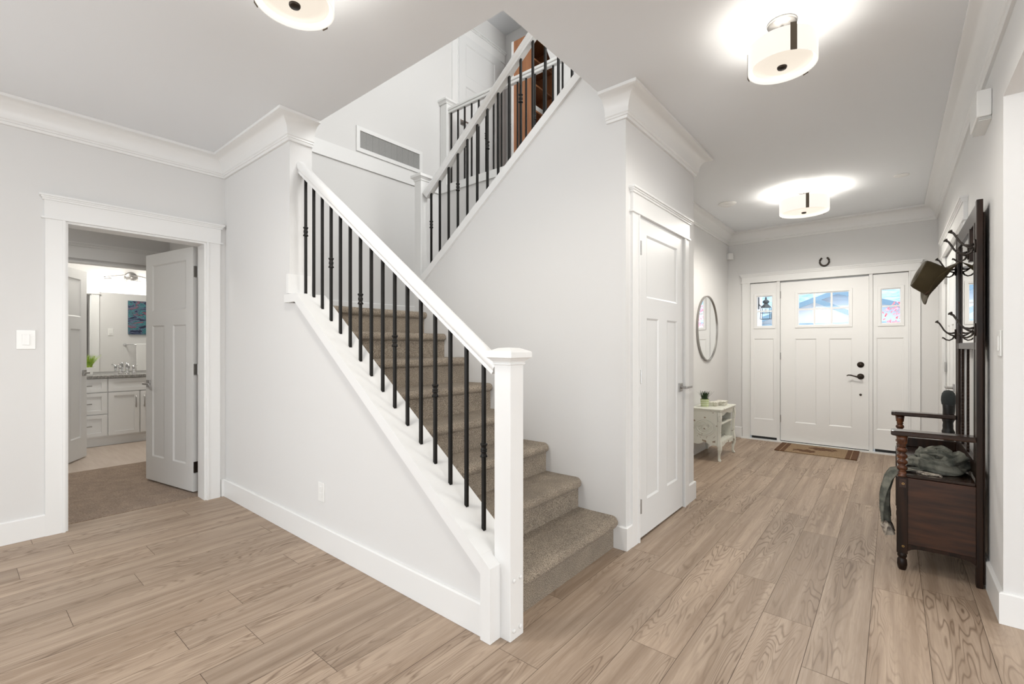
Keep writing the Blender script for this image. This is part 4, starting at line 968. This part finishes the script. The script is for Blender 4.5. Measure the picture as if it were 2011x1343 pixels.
CT = box('countertop', 'stone', (-7.998, -7.405, .28, 2.47, .8285, .862), bevel=.003, label='grey stone countertop lying on the bathroom vanity', cat='countertop')
b = MB(); b.panel(XW, .30, 2.40, .885, 1.925, -7.9995, -7.990); b.build('bathroom_mirror', 'mirror', label='large frameless mirror on the wall above the vanity', cat='mirror')
t = thing('faucet', (-7.84, 1.50, .8625), 'chrome two-handle faucet on the vanity countertop', 'faucet')
b = MB(); b.lathe((-7.86, 1.50, .8625), [(.026, 0), (.024, .01), (.014, .02), (.013, .10), (.018, .11), (.012, .135), (.001, .14)], 20); b.tube([(-7.86, 1.50, .955), (-7.83, 1.50, .985), (-7.78, 1.50, .985), (-7.745, 1.50, .955)], [.011, .010, .009, .009], 12); b.build('spout', 'chrome', t, smooth=True)
for yy in (1.43, 1.57):
    b = MB(); b.lathe((-7.86, yy, .8625), [(.022, 0), (.020, .01), (.012, .02), (.015, .07), (.020, .085), (.012, .10), (.001, .104)], 20); b.tube([(-7.86, yy, .955), (-7.82, yy+(yy-1.5)*.3, .975), (-7.80, yy+(yy-1.5)*.4, .972)], [.006, .005, .006], 8); b.build('tap_handle', 'chrome', t, smooth=True)
t = thing('potted_grass', (-7.72, 1.09, .8625), 'bright green grass in a white pot on the vanity', 'plant')
b = MB(); h = .055; b.rings([[(-7.72-q, 1.09-q, .8627+z), (-7.72+q, 1.09-q, .8627+z), (-7.72+q, 1.09+q, .8627+z), (-7.72-q, 1.09+q, .8627+z)] for q, z in ((.042, 0), (.060, .095), (.054, .095), (.05, .08))]); b.build('pot', 'ceramic', t, bevel=.004)
grass('leaves', t, (-7.72, 1.09, .945), .055, .19, 190, 'leaf_bright', .005, .75, 9)
t = thing('vanity_light', (-7.95, 1.57, 2.15), 'three-shade chrome vanity light above the bathroom mirror', 'wall light')
b = MB(); b.lathe((-7.999, 1.57, 2.15), [(.075, 0), (.075, .012), (.06, .022), (.001, .024)], 28, 'x'); b.build('canopy', 'nickel', t, smooth=True)
b = MB(); b.tube([(-7.93, 1.28+.58*i/16, 2.12+.055*math.sin(PI*i/16)) for i in range(17)], .006, 8); b.tube([(-7.93, 1.28, 2.105), (-7.93, 1.86, 2.105)], .005, 8); b.tube([(-7.975, 1.57, 2.15), (-7.93, 1.57, 2.15)], .012, 10); b.build('arm', 'nickel', t, smooth=True)
for yy in (1.335, 1.57, 1.805):
    b = MB(); b.lathe((-7.90, yy, 1.975), [(.052, 0), (.056, .002), (.056, .115), (.015, .120)], 24); o = b.build('glass_shade', 'vshade', t, smooth=False); smooth_by_angle(o, 40)
    b = MB(); b.lathe((-7.90, yy, 2.0955), [(.030, 0), (.022, .012), (.010, .02)], 16); b.build('socket_cap', 'nickel', t, smooth=True)
    point('vanity_bulb_light', (-7.90, yy, 2.03), 6, (1, .97, .92), .03)
def paint_mat():
    m = bpy.data.materials.new('abstract_painting'); m.use_nodes = True; nt = m.node_tree; L = nt.links; b = nt.nodes['Principled BSDF']; b.inputs['Roughness'].default_value = .5
    tc = nd(nt, 'ShaderNodeTexCoord'); mp = nd(nt, 'ShaderNodeMapping'); mp.inputs['Scale'].default_value = (1, 1.3, 3.4); L.new(tc.outputs['Object'], mp.inputs[0])
    n = nd(nt, 'ShaderNodeTexNoise', inp={'Scale': 3.0, 'Detail': 4.0, 'Roughness': .55, 'Distortion': 1.4}); L.new(mp.outputs[0], n.inputs['Vector'])
    r = nd(nt, 'ShaderNodeValToRGB'); L.new(n.outputs['Fac'], r.inputs[0]); e = r.color_ramp.elements; e[0].position = .34; e[0].color = (.01, .018, .05, 1); e[1].position = .70; e[1].color = (.55, .50, .48, 1)
    for p, c in ((.42, (.03, .05, .13, 1)), (.46, (.25, .30, .45, 1)), (.49, (.02, .20, .24, 1)), (.53, (.12, .42, .44, 1)), (.555, (.03, .04, .12, 1)), (.59, (.55, .18, .22, 1)), (.63, (.16, .18, .32, 1))): q = e.new(p); q.color = c
    ds = nd(nt, 'ShaderNodeVectorMath', operation='SCALE'); ds.inputs['Scale'].default_value = .62; L.new(r.outputs[0], ds.inputs[0]); L.new(ds.outputs[0], b.inputs['Base Color']); return m
M['painting'] = paint_mat()
b = MB(); b.box(-6.230, -6.2005, 1.88, 2.36, 1.415, 1.972); b.build('canvas_painting', 'painting', label='abstract teal, navy and pink canvas painting, seen reflected in the bathroom mirror', cat='painting')
t = thing('towel_bar', (-6.21, 2.1, 1.245), 'chrome towel bar below the painting, seen in the bathroom mirror', 'towel bar')
b = MB(); b.tube([(-6.262, 1.83, 1.245), (-6.262, 2.43, 1.245)], .008, 10); b.build('bar', 'chrome', t, smooth=True)
for yy in (1.84, 2.42):
    b = MB(); b.lathe((-6.2005, yy, 1.245), [(.024, 0), (.022, -.008), (.010, -.014), (.010, -.06)], 20, 'x'); b.build('bracket', 'chrome', t, smooth=True)
b = MB(); pr_ = []
for i in range(11): a = PI*i/10; pr_.append((-6.262-.013*math.cos(a), 1.245+.013*math.sin(a)))
out = [(-6.279, .80)]+[(x, z) for x, z in pr_]+[(-6.247, .86)]
inn = [(-6.244, .86)]+[(-6.262-(.017 if False else .0165)*math.cos(PI*i/10)*-1, 1.245+.0165*math.sin(PI*i/10)) for i in range(11)]
b.prism([(-6.281, 1.98, .80), (-6.281, 1.98, 1.25), (-6.272, 1.98, 1.262), (-6.252, 1.98, 1.262), (-6.243, 1.98, 1.25), (-6.243, 1.98, .86), (-6.2525, 1.98, .86), (-6.2525, 1.98, 1.250), (-6.2715, 1.98, 1.250), (-6.2715, 1.98, .80)], (0, .36, 0))
b.build('hand_towel', 'towel', label='white towel draped over the bathroom towel bar, seen in the mirror', cat='towel', bevel=.003)

# ------------------------------------------------------------------ outside the front door
b = MB(); b.box(-30, 30, 6.90, 60, -.35, -.15); b.build('driveway', 'driveway', kind='structure', label='pale concrete ground outside the entrance', cat='ground')
b = MB(); b.box(-2.1, -1.515, 7.3, 7.75, -.15, 3.0); b.build('porch_column', 'siding', label='white porch column carrying the wall lantern outside the left sidelight', cat='column')
t = thing('wall_lantern', (-1.42, 7.5, 1.6), 'black metal carriage lantern on the porch column outside the left sidelight', 'lantern')
M['lantern'] = mat('weathered_lantern_metal', (.05, .06, .065), .5, .3)
b = MB(); cx, cy = -1.415, 7.5
b.lathe((cx, cy, 1.775), [(.072, 0), (.070, .006), (.035, .045), (.022, .060), (.040, .072), (.045, .090), (.030, .108), (.010, .122), (.014, .135), (.004, .160)], 4); b.build('roof', 'lantern', t)
b = MB()
for sx in (-1, 1):
    for sy in (-1, 1): b.tube([(cx+sx*.055, cy+sy*.055, 1.775), (cx+sx*.062, cy+sy*.062, 1.61)], .004, 6)
for z, q in ((1.612, .064), (1.70, .058)):
    for s_ in (-1, 1): b.box(cx-q, cx+q, cy+s_*q-.003, cy+s_*q+.003, z-.003, z+.003); b.box(cx+s_*q-.003, cx+s_*q+.003, cy-q, cy+q, z-.003, z+.003)
b.build('cage', 'lantern', t)
b = MB(); b.tube([(cx-.105, cy, 1.86), (cx-.07, cy, 1.80), (cx-.02, cy, 1.80)], .007, 8); b.box(-1.5149, -1.503, cy-.03, cy+.03, 1.76, 1.93); b.build('bracket', 'lantern', t)
b = MB(); b.lathe((cx, cy, 1.70), [(.016, 0), (.016, .06)], 10); b.build('bulb', 'ceramic', t)
# neighbouring house
Hh = thing('neighbour_house', (-.6, 19, -.15), 'white house with blue-grey gabled roofs across the street', 'house')
def gable(y, xl, xr, xa, za, zl, zr_, depth, name='gable_wall'):
    b = MB(); b.prism([(xl, y, -.15), (xr, y, -.15), (xr, y, zr_), (xa, y, za), (xl, y, zl)], (0, depth, 0)); b.build(name, 'siding', Hh)
    for (x0, z0, x1, z1) in ((xl-.3, zl-.15, xa, za), (xa, za, xr+.3, zr_-.15)):
        dz = .10; b = MB(); b.prism([(x0, y-.35, z0), (x1, y-.35, z1), (x1, y-.35, z1+dz), (x0, y-.35, z0+dz)], (0, depth+.35, 0)); b.build('roof', 'shingle', Hh)
        b = MB(); b.prism([(x0, y-.40, z0-.05), (x1, y-.40, z1-.05), (x1, y-.40, z1+dz+.02), (x0, y-.40, z0+dz+.02)], (0, .05, 0)); b.build('fascia', 'fascia', Hh)
gable(18.4, -6.2, 1.2, -1.98, 2.70, 1.1, 1.05, 4)
gable(20.0, -4.2, 3.2, -1.48, 3.08, 2.1, 1.55, 4)
b = MB(); b.prism([(-9, 24, 2.4), (9, 24, 2.4), (9, 28, 5.0), (-9, 28, 5.0)], (0, .1, -.1)); b.build('roof', 'shingle', Hh)
b = MB(); b.box(-8.5, 8.5, 24.2, 27, -.15, 2.5); b.build('wall', 'siding', Hh)
b = MB(); b.box(-5.5, .9, 18.30, 18.39, 1.78, 1.98); b.build('garage_header', 'shingle', Hh)
# red maple
t = thing('maple_tree', (2.6, 12.5, -.15), 'red-leaved maple tree beside the neighbouring driveway', 'tree')
b = MB(); b.tube([(2.6, 12.5, -.15), (2.55, 12.5, .8), (2.3, 12.4, 1.6), (1.9, 12.3, 2.4)], [.10, .08, .06, .03], 10); b.tube([(2.55, 12.5, .8), (2.9, 12.6, 1.7), (3.3, 12.5, 2.6)], [.07, .05, .03], 10); b.tube([(2.4, 12.4, 1.3), (1.4, 12.3, 1.7), (.6, 12.3, 1.9)], [.05, .035, .02], 10); b.build('trunk', 'bark', t, smooth=True)
rg = random.Random(11); b = MB()
for i in range(9500):
    cx, cy, cz, rx, ry, rz = rg.choice(((2.4, 12.5, 2.3, 2.1, 1.5, 1.0), (1.0, 12.2, 1.75, 1.25, 1.0, .62), (3.4, 12.5, 2.6, 1.6, 1.3, 1.2), (.45, 12.2, 1.25, .65, .7, .45)))
    d_ = Vector((rg.gauss(0, 1), rg.gauss(0, 1), rg.gauss(0, 1))).normalized()*(rg.random()**.45); p = Vector((cx+d_.x*rx, cy+d_.y*ry, cz+d_.z*rz))
    a = Vector((rg.gauss(0, 1), rg.gauss(0, 1), rg.gauss(0, 1))).normalized(); c = a.orthogonal().normalized(); s_ = .020+.022*rg.random()
    b.quad(p-a*s_, p+c*s_*.6, p+a*s_, p-c*s_*.6)
b.build('foliage', 'maple', t, norm=False)
